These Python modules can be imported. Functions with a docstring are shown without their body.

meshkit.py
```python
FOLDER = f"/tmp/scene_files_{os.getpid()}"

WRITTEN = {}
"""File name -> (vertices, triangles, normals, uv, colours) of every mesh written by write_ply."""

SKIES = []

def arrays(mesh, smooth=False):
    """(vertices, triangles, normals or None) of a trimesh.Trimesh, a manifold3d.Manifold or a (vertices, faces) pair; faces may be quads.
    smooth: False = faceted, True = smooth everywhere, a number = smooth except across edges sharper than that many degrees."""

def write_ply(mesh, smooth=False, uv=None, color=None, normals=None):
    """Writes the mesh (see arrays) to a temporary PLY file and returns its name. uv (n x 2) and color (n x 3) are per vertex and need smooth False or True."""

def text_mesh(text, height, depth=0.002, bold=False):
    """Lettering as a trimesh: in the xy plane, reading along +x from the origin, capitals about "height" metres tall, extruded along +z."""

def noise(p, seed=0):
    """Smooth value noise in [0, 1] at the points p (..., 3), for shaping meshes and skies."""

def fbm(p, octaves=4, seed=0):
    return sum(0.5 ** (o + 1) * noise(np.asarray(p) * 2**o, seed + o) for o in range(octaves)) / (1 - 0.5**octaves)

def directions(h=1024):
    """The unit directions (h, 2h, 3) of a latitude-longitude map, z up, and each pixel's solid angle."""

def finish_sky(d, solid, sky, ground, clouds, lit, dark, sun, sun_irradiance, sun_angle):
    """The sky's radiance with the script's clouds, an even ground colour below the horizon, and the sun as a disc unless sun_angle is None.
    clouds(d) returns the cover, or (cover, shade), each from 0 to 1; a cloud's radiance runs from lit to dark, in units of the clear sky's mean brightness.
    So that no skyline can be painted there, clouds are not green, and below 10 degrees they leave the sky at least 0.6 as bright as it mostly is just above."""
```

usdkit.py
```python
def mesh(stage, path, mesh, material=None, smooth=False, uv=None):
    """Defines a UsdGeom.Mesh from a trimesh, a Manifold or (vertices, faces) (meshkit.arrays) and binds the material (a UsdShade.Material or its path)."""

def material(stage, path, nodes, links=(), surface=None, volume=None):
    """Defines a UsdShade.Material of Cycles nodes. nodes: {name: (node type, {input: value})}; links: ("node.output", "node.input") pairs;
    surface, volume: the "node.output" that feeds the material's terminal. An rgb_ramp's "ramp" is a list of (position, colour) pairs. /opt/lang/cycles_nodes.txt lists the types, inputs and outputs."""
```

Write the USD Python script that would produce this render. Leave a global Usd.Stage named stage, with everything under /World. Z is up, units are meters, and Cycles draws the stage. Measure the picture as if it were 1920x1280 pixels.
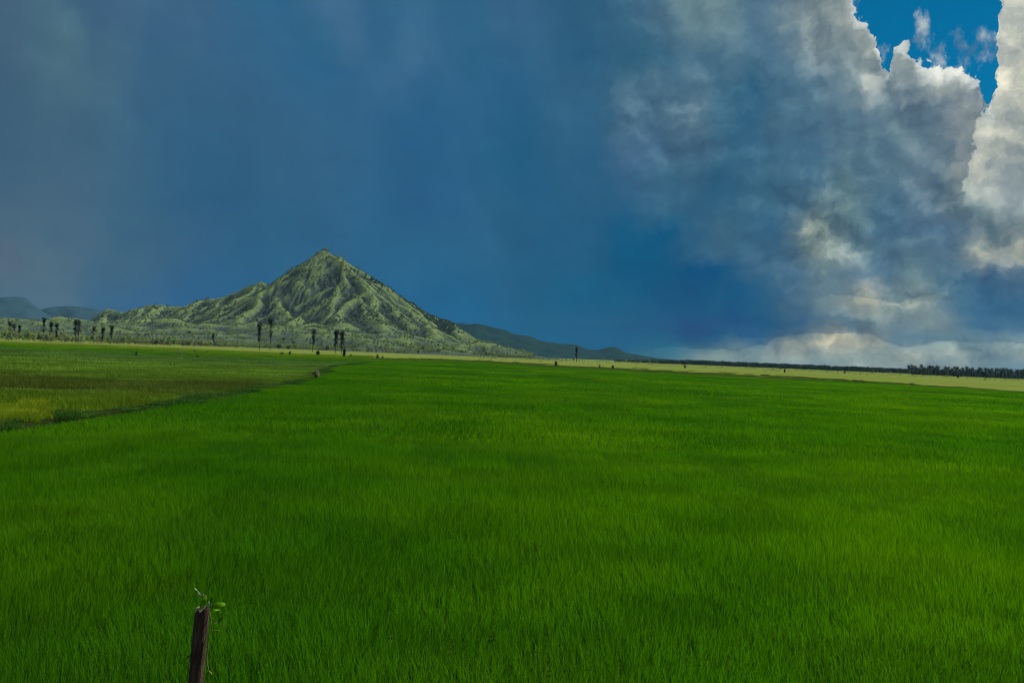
import math, random
import numpy as np
import trimesh, usdkit, meshkit
from scipy.interpolate import RegularGridInterpolator
from scipy.ndimage import gaussian_filter
from pxr import Usd, UsdGeom, UsdLux, UsdShade, Gf, Sdf, Vt

random.seed(7)
stage = Usd.Stage.CreateInMemory()
UsdGeom.SetStageUpAxis(stage, 'Z')
UsdGeom.SetStageMetersPerUnit(stage, 1.0)
UsdGeom.Xform.Define(stage, '/World')
UsdGeom.Scope.Define(stage, '/World/Looks')

# ------------------------------------------------------------------ camera
EYE, FPX = 4.5, 1663.0                       # eye height (m), focal length in pixels of the 1920 px wide picture
PITCH, ROLL = math.radians(0.895), math.radians(2.35)
EXPOSURE = 1.0
HAZE = 1.25e-5
fwd = np.array([0, math.cos(PITCH), math.sin(PITCH)])
_r0, _u0 = np.array([1.0, 0, 0]), np.array([0, -math.sin(PITCH), math.cos(PITCH)])
right = _r0 * math.cos(ROLL) + _u0 * math.sin(ROLL)
up = _u0 * math.cos(ROLL) - _r0 * math.sin(ROLL)
cam = UsdGeom.Camera.Define(stage, '/World/camera')
cam.CreateHorizontalApertureAttr(36.0)
cam.CreateFocalLengthAttr(36.0 * FPX / 1920)
cam.CreateClippingRangeAttr(Gf.Vec2f(0.1, 60000))
cam.CreateExposureAttr(EXPOSURE)
cam.AddTransformOp().Set(Gf.Matrix4d(*right, 0, *up, 0, *(-fwd), 0, 0, 0, EYE, 1))


def ray(px, py):
    """The direction seen at a pixel of the 1920 x 1280 picture (a surveying help for placing things)."""
    px, py = np.asarray(px, float), np.asarray(py, float)
    d = fwd + right * ((px - 960) / FPX)[..., None] - up * ((py - 640) / FPX)[..., None]
    return d / np.linalg.norm(d, axis=-1, keepdims=True)


# ------------------------------------------------------------------ sky
SUN_AZ, SUN_EL = math.radians(62.0), math.radians(55.0)
SUN_DIR = np.array([math.sin(SUN_AZ) * math.cos(SUN_EL), math.cos(SUN_AZ) * math.cos(SUN_EL), math.sin(SUN_EL)])
SKY_STRENGTH = 0.1


def lin(c):
    c = np.asarray(c, float) / 255.0
    return np.where(c <= 0.04045, c / 12.92, ((c + 0.055) / 1.055) ** 2.4)


class Graph:
    """Collects shader nodes and links for usdkit.material."""

    def __init__(self):
        self.nodes, self.links, self.k = {}, [], 0

    def add(self, kind, out, **inputs):
        self.k += 1
        name = f'n{self.k}'
        plain = {}
        for key, v in inputs.items():
            if isinstance(v, str) and v.split('.')[0] in self.nodes:
                self.links.append((v, f'{name}.{key}'))
            else:
                plain[key] = v
        self.nodes[name] = (kind, plain)
        return f'{name}.{out}'

    def math(self, op, a, b=0.0, c=0.0, clamp=False):
        return self.add('math', 'value', math_type=op, value1=a, value2=b, value3=c, use_clamp=clamp)

    def mul(self, a, b): return self.math('multiply', a, b)
    def plus(self, a, b): return self.math('add', a, b)
    def sub(self, a, b): return self.math('subtract', a, b)
    def mad(self, a, b, c): return self.math('multiply_add', a, b, c)

    def step(self, v, lo, hi, to0=0.0, to1=1.0, smooth=True):
        return self.add('map_range', 'result', range_type='smoothstep' if smooth else 'linear', value=v, from_min=lo, from_max=hi, to_min=to0, to_max=to1, clamp=True)

    def mix(self, f, a, b): return self.add('mix', 'color', mix_type='mix', fac=f, color1=a, color2=b)
    def cmul(self, a, b): return self.add('mix', 'color', mix_type='multiply', fac=1.0, color1=a, color2=b)
    def cadd(self, f, a, b): return self.add('mix', 'color', mix_type='add', fac=f, color1=a, color2=b)
    def xyz(self, x, y, z=0.0): return self.add('combine_xyz', 'vector', x=x, y=y, z=z)

    def noise(self, vec, scale, detail=4.0, rough=0.5, out='fac', **kw):
        return self.add('noise_texture', out, dimensions='3D', vector=vec, scale=scale, detail=detail, roughness=rough, **kw)

    def material(self, name, surface=None, volume=None):
        return usdkit.material(stage, f'/World/Looks/{name}', self.nodes, self.links, surface=surface, volume=volume)


# what the clouds look like where they stand: (azimuth and height are taken from where the photograph shows them), tone, and how lumpy they are
TONES = [  # y, then (x, r, g, b, lumpiness 0..100)
    (0, [(0,72,100,128,8),(200,66,100,135,10),(350,62,98,135,12),(500,48,98,140,8),(640,66,106,145,14),(700,50,98,138,8),(860,48,98,138,8),(960,58,100,140,12),(1080,45,92,128,10),(1120,56,100,134,25),(1200,72,108,140,35),(1290,100,125,140,30),(1345,122,145,155,40),(1430,80,115,145,30),(1500,105,125,142,50),(1545,130,142,150,60),(1585,150,158,162,60),(1700,150,158,162,60),(1890,170,174,175,60),(1920,172,175,176,60)]),
    (60, [(0,68,98,125,8),(300,60,98,135,8),(600,48,98,138,8),(650,66,106,145,12),(720,48,98,138,8),(765,64,108,148,14),(860,48,98,138,8),(960,54,98,138,10),(1100,45,92,128,10),(1160,52,98,132,25),(1250,74,109,137,35),(1330,95,125,142,30),(1450,72,110,140,30),(1530,142,152,158,70),(1570,122,138,150,60),(1620,150,158,160,70),(1750,150,158,160,70),(1900,168,172,174,70)]),
    (85, [(90,68,102,126,8),(124,88,122,138,20),(160,66,100,130,8)]),
    (120, [(0,66,96,125,6),(300,58,96,132,6),(600,46,96,138,6),(770,62,106,148,14),(900,44,94,134,8),(1100,38,88,128,10),(1200,42,95,128,12),(1240,56,100,132,25),(1320,66,104,134,30),(1450,68,106,138,35),(1520,90,118,142,50),(1580,118,135,148,60),(1650,150,158,162,80),(1750,158,164,166,80),(1900,166,170,170,70)]),
    (180, [(0,64,96,124,6),(400,54,95,132,6),(800,46,95,138,6),(960,45,95,138,8),(1120,50,96,132,14),(1150,52,98,132,20),(1178,90,121,145,55),(1240,74,108,135,48),(1295,88,117,141,50),(1345,56,100,132,30),(1400,46,95,130,30),(1480,70,110,140,35),(1580,95,125,148,45),(1700,118,134,150,60),(1800,138,146,158,60),(1880,164,168,170,70)]),
    (240, [(0,64,96,124,6),(400,52,95,132,6),(800,45,95,138,6),(960,40,93,133,8),(1100,48,96,135,10),(1140,52,98,134,15),(1190,76,109,138,45),(1285,87,115,138,50),(1335,58,100,130,30),(1400,48,95,131,30),(1500,76,112,140,40),(1600,85,115,140,40),(1720,88,117,140,45),(1800,112,126,148,45),(1850,172,176,172,70),(1910,162,166,166,60)]),
    (300, [(0,64,97,126,6),(400,50,94,130,6),(800,46,95,138,6),(970,36,91,131,8),(1100,42,92,132,10),(1200,68,102,140,30),(1300,68,102,132,35),(1400,56,100,133,30),(1500,66,104,138,35),(1650,80,112,135,40),(1750,92,116,138,45),(1825,166,168,166,70),(1880,140,150,160,50)]),
    (360, [(0,66,98,126,6),(400,48,92,130,6),(800,45,94,138,6),(1000,40,92,132,8),(1150,42,92,132,10),(1250,56,100,132,25),(1350,40,90,125,20),(1500,60,100,130,40),(1580,88,117,132,50),(1650,70,105,132,40),(1750,85,112,138,45),(1810,132,150,158,60),(1900,126,140,155,50)]),
    (410, [(1450,48,96,130,30),(1535,130,144,144,100),(1600,98,126,140,70),(1660,62,102,138,35),(1750,75,108,138,40),(1900,112,132,146,45)]),
    (440, [(0,72,101,128,6),(100,70,101,129,6),(250,60,98,130,6),(500,48,96,135,6),(800,46,96,138,6),(1050,40,92,132,8),(1180,25,88,130,10),(1250,18,85,128,12),(1350,60,100,130,25),(1450,45,92,130,25),(1550,128,140,142,100),(1600,88,118,136,60),(1660,75,108,135,40),(1780,65,100,135,40),(1850,110,130,142,60),(1910,150,155,152,60)]),
    (470, [(0,84,104,128,6),(70,80,106,129,6),(1200,18,86,128,10),(1340,62,100,130,25),(1545,125,140,142,90),(1850,150,156,154,70),(1910,166,168,162,60)]),
    (500, [(0,86,105,130,6),(80,82,109,131,6),(200,65,100,130,6),(500,48,98,138,6),(800,46,100,142,6),(1050,38,92,132,8),(1200,15,85,128,10),(1330,8,80,128,15),(1450,55,95,130,30),(1530,98,122,138,60),(1620,60,98,130,40),(1750,75,108,132,40),(1850,60,98,135,35),(1910,90,120,145,50)]),
    (530, [(1300,10,82,128,12),(1480,62,100,132,35),(1560,85,114,138,45),(1650,55,95,130,35),(1720,92,122,138,45),(1775,78,112,136,40),(1800,52,98,134,30),(1850,50,96,134,30),(1910,54,98,136,30)]),
    (565, [(0,80,108,130,6),(100,80,108,130,6),(200,62,100,135,6),(400,50,98,142,6),(800,40,98,142,6),(1100,32,95,135,8),(1250,15,85,128,12),(1390,15,82,128,12),(1440,40,92,131,22),(1500,72,105,135,35),(1560,104,126,142,60),(1620,160,160,150,90),(1680,112,132,142,60),(1730,136,148,150,80),(1775,92,120,142,40),(1800,50,98,136,25),(1850,46,94,132,30),(1910,48,94,134,30)]),
    (605, [(0,72,102,130,4),(250,55,98,145,4),(850,40,100,145,4),(1100,30,95,135,6),(1300,0,80,128,10),(1390,2,80,128,10),(1440,26,88,131,20),(1500,62,104,139,30),(1600,82,115,142,40),(1625,112,132,142,50),(1700,112,132,145,60),(1760,128,144,150,60),(1820,56,104,146,25),(1860,44,94,134,25),(1910,50,100,140,25)]),
    (622, [(1200,20,90,132,8),(1300,2,80,128,10),(1420,6,82,129,20),(1455,44,98,134,35),(1490,84,116,140,60),(1640,88,118,142,60),(1720,90,124,148,40),(1800,84,120,148,30),(1910,86,122,150,30)]),
    (637, [(1100,30,98,138,6),(1180,28,94,136,8),(1300,20,88,130,15),(1430,20,88,130,40),(1475,148,154,152,70),(1560,158,158,150,70),(1640,156,156,148,70),(1690,92,126,150,30),(1800,106,136,150,40),(1900,108,136,152,40)]),
    (652, [(1150,32,98,138,6),(1240,48,108,142,20),(1300,70,116,140,30),(1400,112,138,150,60),(1500,150,156,154,60),(1640,148,154,152,60),(1690,108,136,152,40),(1800,120,142,152,60),(1900,118,140,152,60)]),
    (668, [(1230,64,112,136,20),(1330,130,148,152,40),(1500,140,154,158,40),(1620,132,150,156,40),(1700,140,152,156,60),(1800,126,144,154,60),(1900,124,144,154,60)]),
    (690, [(0,62,100,138,4),(400,48,98,144,4),(900,42,100,144,4),(1150,40,102,140,8),(1300,100,134,152,20),(1500,112,142,160,20),(1900,110,140,160,20)]),
]
AZ0, AZ1 = -42.0, 42.0
ROWS = [0, .5, 1, 1.5, 2, 2.7, 3.5, 4.5, 5.7, 7, 8.5, 10, 11.5, 13, 15, 17, 19, 21, 23]


def tone_rows():
    pts = np.array([(x, y, *c) for y, row in TONES for x, *c in row], float)
    col = np.column_stack([lin(pts[:, 2:5]), pts[:, 5] / 100])
    az = np.radians(np.linspace(AZ0, AZ1, 129))
    out = []
    for el in ROWS:
        e = math.radians(el)
        d = np.stack([np.sin(az) * math.cos(e), np.cos(az) * math.cos(e), np.full_like(az, math.sin(e))], -1)
        q = d @ fwd
        px, py = 960 + FPX * (d @ right) / q, 640 - FPX * (d @ up) / q
        px, py = np.clip(px, -60, 1980), np.clip(py, -20, 705)
        sy = np.where(py > 590, 3.0, 1.3)
        w = 1.0 / (((px[:, None] - pts[:, 0]) ** 2 + (sy[:, None] * (py[:, None] - pts[:, 1])) ** 2) + 420.0) ** 1.85
        c = (w @ col) / w.sum(1, keepdims=True)
        tau = HAZE * min(7000.0, 300.0 / max(math.sin(e), 1e-3))      # the air in front adds its own light
        c[:, :3] = np.maximum((c[:, :3] * [0.98, 1.03, 0.94] - tau * np.array([0.26, 0.55, 0.75])) * math.exp(tau), 0.0)
        out.append(c)
    return out


def make_sky():
    g = Graph()
    gain = 1.0 / (SKY_STRENGTH * 2.0 ** EXPOSURE)          # cloud tones are luminances of the finished picture
    pos = g.add('geometry', 'position')
    x, y, z = (g.add('separate_xyz', a, vector=pos) for a in 'xyz')
    deg = 180 / math.pi
    az = g.mul(g.math('arctan2', x, y), deg)
    el = g.mul(g.math('arcsine', g.math('minimum', g.math('maximum', z, -1.0), 1.0)), deg)
    flat = g.xyz(az, el, 0.0)
    # turbulence: the cloud edges wander
    w1 = g.noise(flat, 0.22, 4.0, 0.55, out='color')
    wx, wy = (g.sub(g.add('separate_color', c, color=w1), 0.5) for c in 'rg')
    w2 = g.noise(flat, 1.2, 3.0, 0.55, out='color')
    vx, vy = (g.sub(g.add('separate_color', c, color=w2), 0.5) for c in 'rg')
    near_ground = g.step(el, 0.3, 5.0, 0.22, 1.0)
    az2 = g.plus(az, g.mul(near_ground, g.plus(g.mul(wx, 3.4), g.mul(vx, 1.3))))
    el2 = g.plus(el, g.mul(near_ground, g.plus(g.mul(wy, 3.0), g.mul(vy, 1.2))))
    fac = g.step(az2, AZ0, AZ1, smooth=False)
    rows = tone_rows()
    tone = lump = None
    for i, (e, row) in enumerate(zip(ROWS, rows)):
        g.k += 1
        name = f'n{g.k}'
        x_ = np.linspace(0, 1, 256)
        tab = np.stack([np.interp(x_, np.linspace(0, 1, len(row)), row[:, c]) for c in range(4)], 1)
        g.nodes[name] = ('rgb_ramp', {'ramp': [(p, (*(t[:3] * gain), t[3])) for p, t in zip(x_, tab)], 'interpolate': True})
        g.links.append((fac, f'{name}.fac'))
        if tone is None:
            tone, lump = f'{name}.color', f'{name}.alpha'
        else:
            f = g.step(el2, ROWS[i - 1], e, smooth=False)
            tone = g.mix(f, tone, f'{name}.color')
            lump = g.add('mix_float', 'result', fac=f, a=lump, b=f'{name}.alpha')
    # billows: relief of the cloud, lit from the upper right
    def billow(vec):
        n = g.noise(vec, 0.17, 7.0, 0.52)
        v = g.noise(vec, 0.24, 6.0, 0.5, type='ridged_multifractal', use_normalize=True, offset=1.0, gain=2.0)
        return g.sub(n, g.mul(v, 0.17))
    warp = g.xyz(g.plus(az, g.mul(vx, 1.2)), g.mul(g.plus(el, g.mul(vy, 1.2)), 1.15), 3.0)
    lit = g.add('vector_math', 'vector', math_type='add', vector1=warp, vector2=(0.5, 0.7, 0.0))
    b0, b1 = billow(warp), billow(lit)
    relief = g.sub(b0, b1)
    lumpy = g.math('power', lump, 1.2)
    gainr = g.mul(relief, g.mul(lumpy, 5.2))
    mult = g.math('maximum', g.plus(1.0, gainr), 0.6)
    soft = g.noise(g.xyz(g.mul(az, 1.0), g.mul(el, 0.35), 9.0), 0.22, 3.0, 0.5)
    mult = g.mul(mult, g.step(soft, 0.25, 0.75, 0.93, 1.07, smooth=False))
    tone = g.cmul(tone, g.add('combine_color', 'color', color_type='rgb', r=g.math('power', mult, 1.25), g=mult, b=g.math('power', mult, 0.72)))
    shine = g.mul(g.math('maximum', g.sub(relief, 0.04), 0.0), g.mul(g.mul(lumpy, lumpy), 1.5 * gain))
    tone = g.add('mix', 'color', mix_type='add', fac=1.0, color1=tone, color2=g.add('combine_color', 'color', color_type='rgb', r=shine, g=shine, b=g.mul(shine, 0.97)))
    # clear sky
    sky = g.add('sky_texture', 'color', sky_type='single_scattering', sun_disc=False, sun_elevation=SUN_EL, sun_rotation=SUN_AZ, altitude=20.0, air_density=1.0, aerosol_density=0.6, ozone_density=3.0)
    clear = g.add('hsv', 'color', hue=0.485, saturation=2.6, value=CLEAR, fac=1.0, color=sky)
    # the blue gap: its lower edge by azimuth
    edge = [(1500, -160), (1570, -90), (1588, -10), (1604, 25), (1642, 62), (1655, 130), (1663, 152), (1676, 112), (1688, 90), (1700, 92), (1716, 122), (1740, 132), (1765, 130), (1798, 126), (1815, 140), (1832, 172), (1852, 212), (1862, 204), (1866, 150), (1870, 80), (1876, 10), (1886, -60), (1920, -140)]
    ex = np.array([p[0] for p in edge], float); ey = np.array([p[1] for p in edge], float)
    d = ray(ex, ey)
    eaz, eel = np.degrees(np.arctan2(d[:, 0], d[:, 1])), np.degrees(np.arcsin(d[:, 2]))
    ga0, ga1 = float(eaz.min()), 32.0
    o = np.argsort(eaz)
    tab = [(p, (np.interp(ga0 + p * (ga1 - ga0), eaz[o], eel[o]) / 40.0,) * 3) for p in np.linspace(0, 1, 256)]
    azh, elh = g.plus(az, g.mad(wx, 0.7, g.mul(vx, 0.95))), g.plus(el, g.mad(wy, 0.8, g.mul(vy, 1.5)))
    g.k += 1; nm = f'n{g.k}'
    g.nodes[nm] = ('rgb_ramp', {'ramp': tab, 'interpolate': True})
    g.links.append((g.step(azh, ga0, ga1, smooth=False), f'{nm}.fac'))
    low = g.mul(g.add('separate_color', 'r', color=f'{nm}.color'), 40.0)
    above = g.sub(elh, low)
    lace = g.sub(g.noise(g.xyz(az, el, 5.0), 1.5, 5.0, 0.6), 0.5)
    gap = g.step(g.plus(above, g.mul(lace, 2.3)), -0.05, 0.2)
    # thin wisps inside the gap
    wisp = g.mul(g.step(g.noise(g.xyz(g.mul(az, 1.15), g.mul(el, 0.8), 1.0), 0.42, 5.0, 0.58), 0.53, 0.70), 0.7)
    gap = g.mul(gap, g.sub(1.0, wisp))
    # a bright rim on the cloud along the gap
    rim = g.mul(g.math('power', g.step(above, -1.3, 0.15), 1.6), g.step(lump, 0.3, 0.6))
    rimn = g.mul(rim, g.plus(0.75, g.mul(relief, 6.0)))
    rimc = g.mul(g.math('minimum', g.math('maximum', rimn, 0.0), 0.8), 0.30 * gain)
    tone = g.add('mix', 'color', mix_type='add', fac=1.0, color1=tone, color2=g.add('combine_color', 'color', color_type='rgb', r=rimc, g=rimc, b=g.mul(rimc, 0.97)))

    # crisp cloud edges: the great pillar at the right and the tops of the low cumulus row on the horizon
    def curve(points, along_height, lo, hi):
        p = np.array(points, float)
        dd = ray(p[:, 0], p[:, 1])
        a_, e_ = np.degrees(np.arctan2(dd[:, 0], dd[:, 1])), np.degrees(np.arcsin(dd[:, 2]))
        u, v = (e_, a_) if along_height else (a_, e_)
        o_ = np.argsort(u)
        t = [(q, (np.interp(lo + q * (hi - lo), u[o_], v[o_]) / 40.0,) * 3) for q in np.linspace(0, 1, 256)]
        g.k += 1
        n_ = f'n{g.k}'
        g.nodes[n_] = ('rgb_ramp', {'ramp': t, 'interpolate': True})
        g.links.append((g.step(elh if along_height else azs, lo, hi, smooth=False), f'{n_}.fac'))
        return g.mul(g.add('separate_color', 'r', color=f'{n_}.color'), 40.0)

    azs = g.plus(az, g.mul(vx, 0.5))
    els = g.plus(el, g.plus(g.mul(vy, 0.35), g.mul(lace, 0.35)))

    def crisp(tone, dist, inside, outside, width, fade):
        m = g.step(dist, -0.06, 0.12)
        side = g.mix(m, outside, inside)
        amt = g.mul(g.math('exponent', g.mul(g.math('absolute', dist), -1.0 / width)), fade)
        return g.cmul(tone, g.mix(amt, (1.0, 1.0, 1.0), side))

    pil = g.sub(azh, curve([(1884, -40), (1880, 0), (1862, 80), (1868, 130), (1862, 190), (1828, 235), (1822, 290), (1805, 345), (1818, 390), (1840, 440), (1850, 500)], True, 6.0, 22.0))
    tone = crisp(tone, g.plus(pil, g.mul(lace, 0.6)), (1.45, 1.38, 1.3), (0.62, 0.68, 0.76), 1.1, g.mul(g.step(el, 8.5, 11.0), g.step(el, 24.0, 22.0)))
    row = g.sub(curve([(1150, 672), (1220, 655), (1260, 647), (1300, 653), (1380, 656), (1435, 645), (1455, 630), (1500, 625), (1560, 624), (1640, 626), (1656, 640), (1700, 652), (1760, 640), (1850, 640), (1920, 642)], False, 5.0, 32.0), els)
    tone = crisp(tone, row, (1.3, 1.22, 1.12), (0.66, 0.74, 0.84), 0.55, g.mul(g.step(az, 7.0, 11.0), g.step(el, 4.5, 2.8)))
    mass = g.sub(curve([(1690, 640), (1740, 600), (1768, 556), (1790, 522), (1830, 500), (1870, 492), (1930, 500)], False, 20.0, 32.0), elh)
    tone = crisp(tone, mass, (0.84, 0.88, 0.94), (1.24, 1.17, 1.1), 0.6, g.mul(g.step(az, 23.5, 26.0), g.step(el, 3.4, 4.4)))
    bellies = g.sub(curve([(1460, 545), (1520, 562), (1560, 552), (1620, 556), (1680, 566), (1740, 552), (1800, 540)], False, 14.0, 28.0), els)
    tone = crisp(tone, bellies, (1.4, 1.26, 1.08), (0.8, 0.87, 0.94), 0.5, g.mul(g.mul(g.step(az, 18.0, 20.0), g.step(az, 27.0, 25.0)), g.step(el, 2.6, 3.4)))
    front = g.mix(gap, tone, clear)
    # the rest of the sky: broken grey-white clouds over blue
    broken = g.step(g.noise(pos, 2.6, 5.0, 0.58), 0.42, 0.6)
    greys = g.mix(g.noise(pos, 4.0, 3.0, 0.6), tuple(lin((70, 104, 135)) * gain), tuple(lin((165, 170, 172)) * gain))
    rest = g.mix(broken, clear, greys)
    side = g.step(g.math('absolute', az), 40.0, 75.0)
    over = g.step(el, 23.0, 40.0)
    whole = g.mix(g.math('maximum', side, over), front, rest)
    bg = g.add('background_shader', 'background', color=whole, strength=SKY_STRENGTH)
    return g.material('sky_look', surface=bg)


CLEAR = 0.27
sky = UsdLux.DomeLight.Define(stage, '/World/sky')
sky.CreateIntensityAttr(1.0)
UsdShade.MaterialBindingAPI.Apply(sky.GetPrim()).Bind(make_sky())
for _k, _v in (('label', 'stormy sky of dark blue rain cloud with bright cumulus and a blue gap'), ('kind', 'structure')):
    sky.GetPrim().SetCustomDataByKey(_k, _v)

sun = UsdLux.DistantLight.Define(stage, '/World/sun')
sun.CreateNormalizeAttr(True)
sun.CreateIntensityAttr(1.2)
sun.CreateAngleAttr(0.53)
sun.CreateColorAttr(Gf.Vec3f(1.0, 0.95, 0.86))
_z = SUN_DIR; _x = np.cross([0, 0, 1.0], _z); _x /= np.linalg.norm(_x); _y = np.cross(_z, _x)
sun.AddTransformOp().Set(Gf.Matrix4d(*_x, 0, *_y, 0, *_z, 0, 0, 0, 100, 1))

# ------------------------------------------------------------------ helpers
RNG = np.random.default_rng(11)
used_names = {}


def numbered(name):
    k = used_names.get(name, -1) + 1
    used_names[name] = k
    return name if k == 0 else f'{name}_{k:03d}'


def tell(prim, **kw):
    for k, v in kw.items():
        if v:
            prim.SetCustomDataByKey(k, v)
    return prim


def thing(name, label, category, loc=(0, 0, 0), rz=0.0, scale=None, group=None, of=None):
    x = UsdGeom.Xform.Define(stage, '/World/' + numbered(name))
    x.AddTranslateOp().Set(Gf.Vec3d(*map(float, loc)))
    x.AddRotateZOp().Set(float(math.degrees(rz)))
    if scale is not None:
        x.AddScaleOp().Set(Gf.Vec3f(*(scale if np.ndim(scale) else (scale,) * 3)))
    p = x.GetPrim()
    tell(p, label=label, category=category, group=group)
    if of is not None:
        p.GetReferences().AddInternalReference(of)
        p.SetInstanceable(True)
    return p


def put(parent, name, mesh, mat, smooth=False, **kw):
    base = f'{parent}/{name}'
    k = used_names.get(base, -1) + 1
    used_names[base] = k
    m = usdkit.mesh(stage, base if k == 0 else f'{base}_{k:03d}', mesh, mat, smooth=smooth)
    tell(m.GetPrim(), **kw)
    return m


def ground_at(px, py, z=0.0):
    d = ray(px, py)
    t = (z - EYE) / d[..., 2]
    return np.stack([d[..., 0] * t, d[..., 1] * t], -1)


def at_depth(px, py, y):
    d = ray(px, py)
    t = np.asarray(y, float) / d[..., 1]
    return np.stack([d[..., 0] * t, np.broadcast_to(y, t.shape), EYE + d[..., 2] * t], -1)


def horizon(px):
    return 627.0 + 0.04104 * np.asarray(px, float) - 0.4


class Soup:
    """Gathers triangles."""

    def __init__(self):
        self.v, self.f, self.n = [], [], 0

    def add(self, v, f):
        v, f = np.asarray(v, float).reshape(-1, 3), np.asarray(f, int)
        if f.shape[1] == 4:
            f = np.vstack([f[:, [0, 1, 2]], f[:, [0, 2, 3]]])
        self.v.append(v)
        self.f.append(f + self.n)
        self.n += len(v)

    def tube(self, pts, radii, sides=6, cap=True):
        p = np.asarray(pts, float)
        t = np.gradient(p, axis=0)
        t /= np.linalg.norm(t, axis=1, keepdims=True) + 1e-12
        ref = np.where(np.abs(t[:, 2:]) < 0.9, [0, 0, 1.0], [1.0, 0, 0])
        a = np.cross(t, ref); a /= np.linalg.norm(a, axis=1, keepdims=True)
        b = np.cross(t, a)
        ang = np.arange(sides) * 2 * np.pi / sides
        r = np.broadcast_to(radii, (len(p),))
        v = p[:, None] + r[:, None, None] * (np.cos(ang)[None, :, None] * a[:, None] + np.sin(ang)[None, :, None] * b[:, None])
        i, j = np.meshgrid(np.arange(len(p) - 1), np.arange(sides), indexing='ij')
        q = np.stack([i * sides + j, (i + 1) * sides + j, (i + 1) * sides + (j + 1) % sides, i * sides + (j + 1) % sides], -1).reshape(-1, 4)
        vv = v.reshape(-1, 3)
        f = np.vstack([q[:, [0, 1, 2]], q[:, [0, 2, 3]]])
        if cap:
            c = len(vv)
            vv = np.vstack([vv, p[:1], p[-1:]])
            e = (len(p) - 1) * sides
            k = np.arange(sides)
            f = np.vstack([f, np.stack([np.full(sides, c), k, (k + 1) % sides], 1), np.stack([np.full(sides, c + 1), e + (k + 1) % sides, e + k], 1)])
        self.add(vv, f)

    def mesh(self):
        return np.vstack(self.v), np.vstack(self.f)


# ------------------------------------------------------------------ materials
def plant_look(name, colours, patch=0.04, spread=0.35, translucent=0.35, rough=0.7, detail_patch=0.17, spec=0.08):
    """Leaves: a colour that differs from blade to blade and over wide patches of the field, some light passing through."""
    g = Graph()
    pos = g.add('geometry', 'position')
    isl = g.add('geometry', 'random_per_island')
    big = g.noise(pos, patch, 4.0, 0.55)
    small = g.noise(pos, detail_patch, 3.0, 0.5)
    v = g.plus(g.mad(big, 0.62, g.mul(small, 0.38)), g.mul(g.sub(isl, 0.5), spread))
    g.k += 1
    nm = f'n{g.k}'
    g.nodes[nm] = ('rgb_ramp', {'ramp': [(p, c) for p, c in colours], 'interpolate': True})
    g.links.append((v, f'{nm}.fac'))
    col = f'{nm}.color'
    pb = g.add('principled_bsdf', 'BSDF', base_color=col, roughness=rough, specular_ior_level=spec)
    tr = g.add('translucent_bsdf', 'BSDF', color=g.add('mix', 'color', mix_type='multiply', fac=1.0, color1=col, color2=(1.35, 1.35, 0.8)))
    return g.material(name, surface=g.add('mix_closure', 'closure', fac=translucent, closure1=pb, closure2=tr))


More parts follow.
